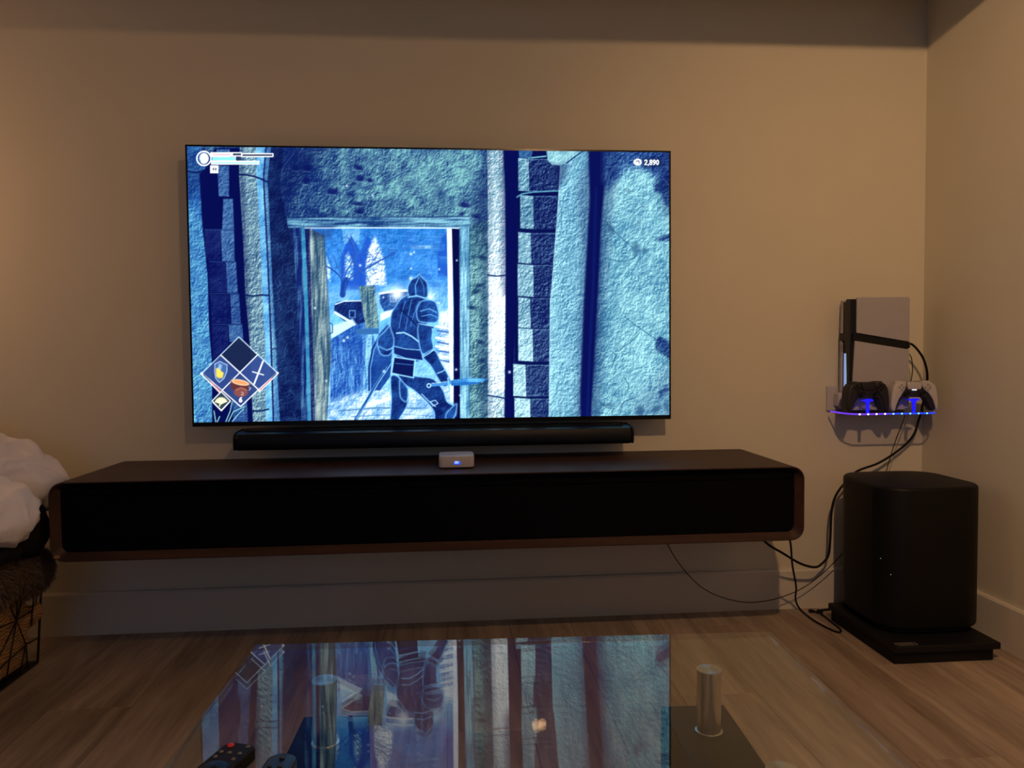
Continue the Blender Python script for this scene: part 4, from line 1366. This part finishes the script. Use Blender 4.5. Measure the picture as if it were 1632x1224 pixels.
# outlet and plug half hidden behind the black controller
t = thing('power_outlet', 'pale wall outlet with a plug behind the black controller', 'outlet', (1.306, 0, .692))
put('cover_plate', box_bm(1.270, 1.352, -.010, -.0002, .652, .733, bev=.003, seg=2), M['white_plastic'], t)
put('plug', box_bm(1.290, 1.318, -.045, -.010, .668, .712, bev=.004, seg=2), M['white_plastic'], t)

# ------------------------------------------------------------------ cables
def cable(name, label, pts, rad, mat, sub=8):
    o = put(name, tube_bm(catmull(pts, sub), rad, n=8), mat, None, smooth=True)
    return tag(o, label, 'cable')
cable('cable', 'thick black cable looping from the console past the subwoofer to the bench',
      [(1.486, -.085, .870), (1.514, -.085, .865), (1.546, -.085, .828), (1.565, -.08, .784), (1.579, -.06, .738), (1.589, -.025, .669), (1.580, -.02, .621), (1.553, -.03, .566), (1.504, -.03, .52), (1.43, -.04, .481), (1.35, -.05, .456), (1.296, -.06, .411), (1.271, -.06, .371), (1.261, -.06, .32), (1.258, -.06, .239), (1.252, -.06, .188), (1.226, -.07, .164), (1.196, -.08, .156), (1.138, -.1, .176), (1.069, -.13, .218), (.999, -.17, .262), (.94, -.21, .322)], .0038, M['black_rubber'])
cable('cable', 'black cord dropping from the bench end and looping on the floor',
      [(1.003, -.275, .3255), (1.036, -.25, .288), (1.076, -.18, .196), (1.126, -.1, .102), (1.148, -.05, .044), (1.170, -.036, .006), (1.168, -.126, .0035), (1.178, -.199, .0035), (1.192, -.238, .0035), (1.211, -.219, .0035), (1.216, -.151, .0035), (1.218, -.11, .0045), (1.216, -.085, .006)], .0030, M['black_rubber'])
tie = thing('cord_end', 'short knotted black cord end by the platform corner', 'cord', (1.215, -.075, 0))
put('plug', tube_bm(catmull([(1.188, -.058, .007), (1.197, -.063, .008), (1.206, -.069, .007)], 4), [.003, .005, .0055, .0055, .0055, .005, .0045, .0035, .003], n=10), M['black_rubber'], tie, smooth=True)
put('cord', tube_bm(catmull([(1.206, -.069, .007), (1.215, -.075, .006), (1.224, -.066, .010), (1.240, -.052, .006), (1.270, -.045, .0045), (1.31, -.05, .0045)], 6), .0032, n=8), M['black_rubber'], tie, smooth=True)
put('knot', tube_bm(catmull([(1.210, -.066, .005), (1.216, -.078, .012), (1.224, -.078, .008), (1.216, -.068, .012), (1.208, -.076, .006)], 6), .0035, n=8), M['black_rubber'], tie, smooth=True)
cable('cable', 'thin dark wire sagging low along the wall under the bench',
      [(.660, -.19, .324), (.693, -.15, .266), (.742, -.1, .194), (.799, -.08, .127), (.853, -.07, .085), (.918, -.06, .056), (.981, -.06, .043), (1.043, -.06, .045), (1.106, -.06, .059), (1.168, -.06, .084), (1.231, -.06, .127), (1.289, -.07, .189), (1.325, -.08, .242), (1.36, -.09, .30)], .0014, M['black_rubber'])
cable('cable', 'thin dark wire hanging from the shelf, left of the two',
      [(1.535, -.021, .66), (1.527, -.021, .622), (1.514, -.021, .59), (1.495, -.021, .54), (1.468, -.025, .458), (1.458, -.025, .413), (1.45, -.03, .33)], .0013, M['black_rubber'])
cable('cable', 'thin grey wire hanging from the shelf, right of the two',
      [(1.545, -.021, .66), (1.537, -.021, .622), (1.525, -.021, .59), (1.506, -.021, .54), (1.479, -.024, .458), (1.469, -.025, .412), (1.46, -.03, .33)], .0013, M['grey_plastic'])
cable('cable', 'thin dark wire curling beside the console behind the white controller',
      [(1.488, -.06, .842), (1.503, -.06, .843), (1.524, -.058, .830), (1.536, -.05, .794), (1.534, -.05, .763), (1.532, -.04, .712), (1.540, -.022, .670)], .0014, M['black_rubber'])

# ------------------------------------------------------------------ basket with blankets at the left
t = thing('wire_basket', 'black wire basket with a triangle pattern at the left edge', 'basket', (-1.30, -.42, 0))
BX0, BX1, BY0, BY1, BZ = -1.49, -1.115, -.640, -.2212, .335
def bpt(x, y, z):      # slightly wider towards the rim
    k = z / BZ
    cx, cy = (BX0 + BX1) / 2, (BY0 + BY1) / 2
    s = 1 + .09 * k
    return Vector((cx + (x - cx) * s, cy + (y - cy) * s, z))
WR = .0021
for z, r in ((.004, .0035), (BZ, .0040)):
    c = [bpt(BX1, BY1, z), bpt(BX0, BY1, z), bpt(BX0, BY0, z), bpt(BX1, BY0, z)]
    nm = 'rim' if z > .1 else 'base_frame'
    bm = bmesh.new()
    for i in range(4):
        tube_bm([c[i], c[(i + 1) % 4]], r, n=8, bm=bm)
    put(nm, bm, M['wire'], t, smooth=True)
for (x_, y_) in ((BX1, BY1), (BX0, BY1), (BX0, BY0), (BX1, BY0)):
    put('corner_post', tube_bm([bpt(x_, y_, .004), bpt(x_, y_, BZ)], .0032, n=8), M['wire'], t, smooth=True)
W = {'n1': (-.3343, .1588), 'u': (-.329, .335), 'ur': (-.262, .335), 'r': (-.2212, .162), 'n2': (-.2859, .0765), 'd': (-.3783, .004), 'dl': (-.45, .055),
     'l': (-.46, .175), 'r2': (-.2212, .0716), 'd2': (-.2708, .004), 'd3': (-.31, .004), 'q': (-.2647, .1186), 'p': (-.2412, .335), 'n3': (-.46, .175), 'n4': (-.53, .070),
     'n5': (-.40, .26), 'e1': (-.64, .10), 'e2': (-.64, .25), 't1': (-.45, .335), 't2': (-.56, .335), 'd4': (-.48, .004), 'd5': (-.58, .004), 'cu': (-.2212, .250)}
E_ = [('n1', 'u'), ('n1', 'ur'), ('n1', 'r'), ('n1', 'n2'), ('n1', 'd'), ('n1', 'dl'), ('n1', 'l'), ('n2', 'r2'), ('n2', 'd2'), ('n2', 'd3'), ('n2', 'dl'), ('q', 'p'), ('q', 'cu'), ('n1', 'n5'),
      ('n5', 't1'), ('n5', 'u'), ('n5', 'n3'), ('n3', 'n4'), ('n3', 'e2'), ('n3', 't2'), ('n4', 'e1'), ('n4', 'd4'), ('n4', 'd5'), ('dl', 'n4'), ('dl', 'd'), ('n3', 'dl')]
for a, c in E_:
    put('wire', tube_bm([bpt(BX1, *W[a]), bpt(BX1, *W[c])], WR, n=6), M['wire'], t, smooth=True)
for a, c in E_[::2]:
    put('wire', tube_bm([bpt(BX0, *W[a]), bpt(BX0, *W[c])], WR, n=6), M['wire'], t, smooth=True)
for side in (BY0, BY1):
    for (a, c) in (((-1.49, .004), (-1.36, .335)), ((-1.36, .335), (-1.27, .004)), ((-1.27, .004), (-1.115, .26)), ((-1.44, .17), (-1.20, .335)), ((-1.20, .335), (-1.32, .17))):
        put('wire', tube_bm([bpt(a[0], side, a[1]), bpt(c[0], side, c[1])], WR, n=6), M['wire'], t, smooth=True)
put('base_mesh', box_bm(BX0, BX1, BY0, BY1, .0015, .0035), M['wire'], t)

bm = blob([((-1.116, -.236, .140), (.020, .022, .040), (0, 25, 0))], boxes=[(-1.470, -1.124, -.620, -.234, .008, .205)], voxel=.007, smooth=3, disp=.012, dscale=.035)
tag(put('ribbed_throw', bm, M['tan'], None, smooth=True), 'tan ribbed throw at the bottom of the wire basket', 'throw')

furb = blob([((-1.25, -.43, .285), (.17, .19, .065), (0, 0, 0)), ((-1.115, -.300, .280), (.070, .100, .066), (0, 0, 0)), ((-1.10, -.50, .290), (.050, .12, .060), (0, 0, 0)), ((-1.135, -.40, .275), (.06, .16, .05), (0, 0, 0))], voxel=.010, smooth=4, disp=.015, dscale=.06)
furb.normal_update()
fv = [(f.calc_center_median(), f.normal.copy(), f.calc_area()) for f in furb.faces]
t = thing('fur_throw', 'shaggy grey-brown fur throw bulging from the wire basket', 'throw', (-1.2, -.43, .20))
put('base_cloth', furb, M['fur'], t, smooth=True)
fb = bmesh.new()
rnd = random.Random(3)
vis = [q for q in fv if q[1].x > -.3 and q[0].x > -1.30]
for k in range(20000):
    c, nn, _ = vis[rnd.randrange(len(vis))]
    flow = Vector((math.sin(c.y * 40 + c.z * 30) * .3, math.cos(c.z * 45 + c.y * 20) * .5, -.6))
    d = (nn * .75 + flow * .7 + Vector((rnd.uniform(-.35, .35), rnd.uniform(-.35, .35), rnd.uniform(-.35, .35)))).normalized()
    p0 = c + Vector((rnd.uniform(-.006, .006), rnd.uniform(-.006, .006), rnd.uniform(-.006, .006)))
    l = rnd.uniform(.010, .022)
    side = d.cross(Vector((rnd.uniform(-1, 1), rnd.uniform(-1, 1), rnd.uniform(-1, 1)))).normalized() * .0011
    p1 = p0 + d * l * .55
    p2 = p1 + (d + Vector((0, 0, -.8)) + flow * .3).normalized() * l * .45
    v = [fb.verts.new(p0 - side), fb.verts.new(p0 + side), fb.verts.new(p1 + side * .7), fb.verts.new(p1 - side * .7), fb.verts.new(p2)]
    fb.faces.new((v[0], v[1], v[2], v[3]))
    fb.faces.new((v[3], v[2], v[4]))
tag(put('pile', fb, M['fur'], t), kind='stuff')

bm = blob([((-1.22, -.44, .375), (.16, .18, .045), (0, 0, 0)), ((-1.095, -.46, .375), (.075, .13, .035), (0, 0, 8)), ((-1.062, -.345, .405), (.045, .06, .075), (0, 0, 0))], voxel=.009, smooth=5, disp=.016, dscale=.05)
tag(put('black_cloth', bm, M['black_cloth'], None, smooth=True), 'crumpled black cloth between the fur throw and the white blanket', 'cloth')

bm = blob([((-1.135, -.480, .478), (.155, .125, .098), (0, 6, 0)), ((-1.06, -.485, .455), (.082, .10, .070), (0, 0, 0)), ((-1.17, -.250, .520), (.150, .115, .105), (0, 18, 0)), ((-1.085, -.235, .525), (.070, .08, .055), (0, 20, 0)),
           ((-1.25, -.34, .565), (.17, .17, .105), (0, 14, 0)), ((-1.27, -.46, .50), (.14, .15, .11), (0, 0, 0)), ((-1.33, -.28, .60), (.13, .14, .11), (0, 10, 0))], voxel=.009, smooth=5, disp=.03, dscale=.13, depth=1)
bm.normal_update()
for v in bm.verts:
    q = v.co
    w = noise.noise_vector(q * 7.0) * .035
    r1 = 1 - abs(noise.noise(Vector((q.x * 9, q.y * 11, q.z * 17)) + w * 40))
    r2 = noise.noise(q * 30 + w * 30)
    v.co = q + v.normal * ((r1 ** 3 - .45) * .016 + r2 * .0028)
bmesh.ops.smooth_vert(bm, verts=bm.verts, factor=.4, use_axis_x=True, use_axis_y=True, use_axis_z=True)
tag(put('fleece_blanket', bm, M['fleece'], None, smooth=True), 'white fleece blanket heaped on top of the basket', 'blanket')
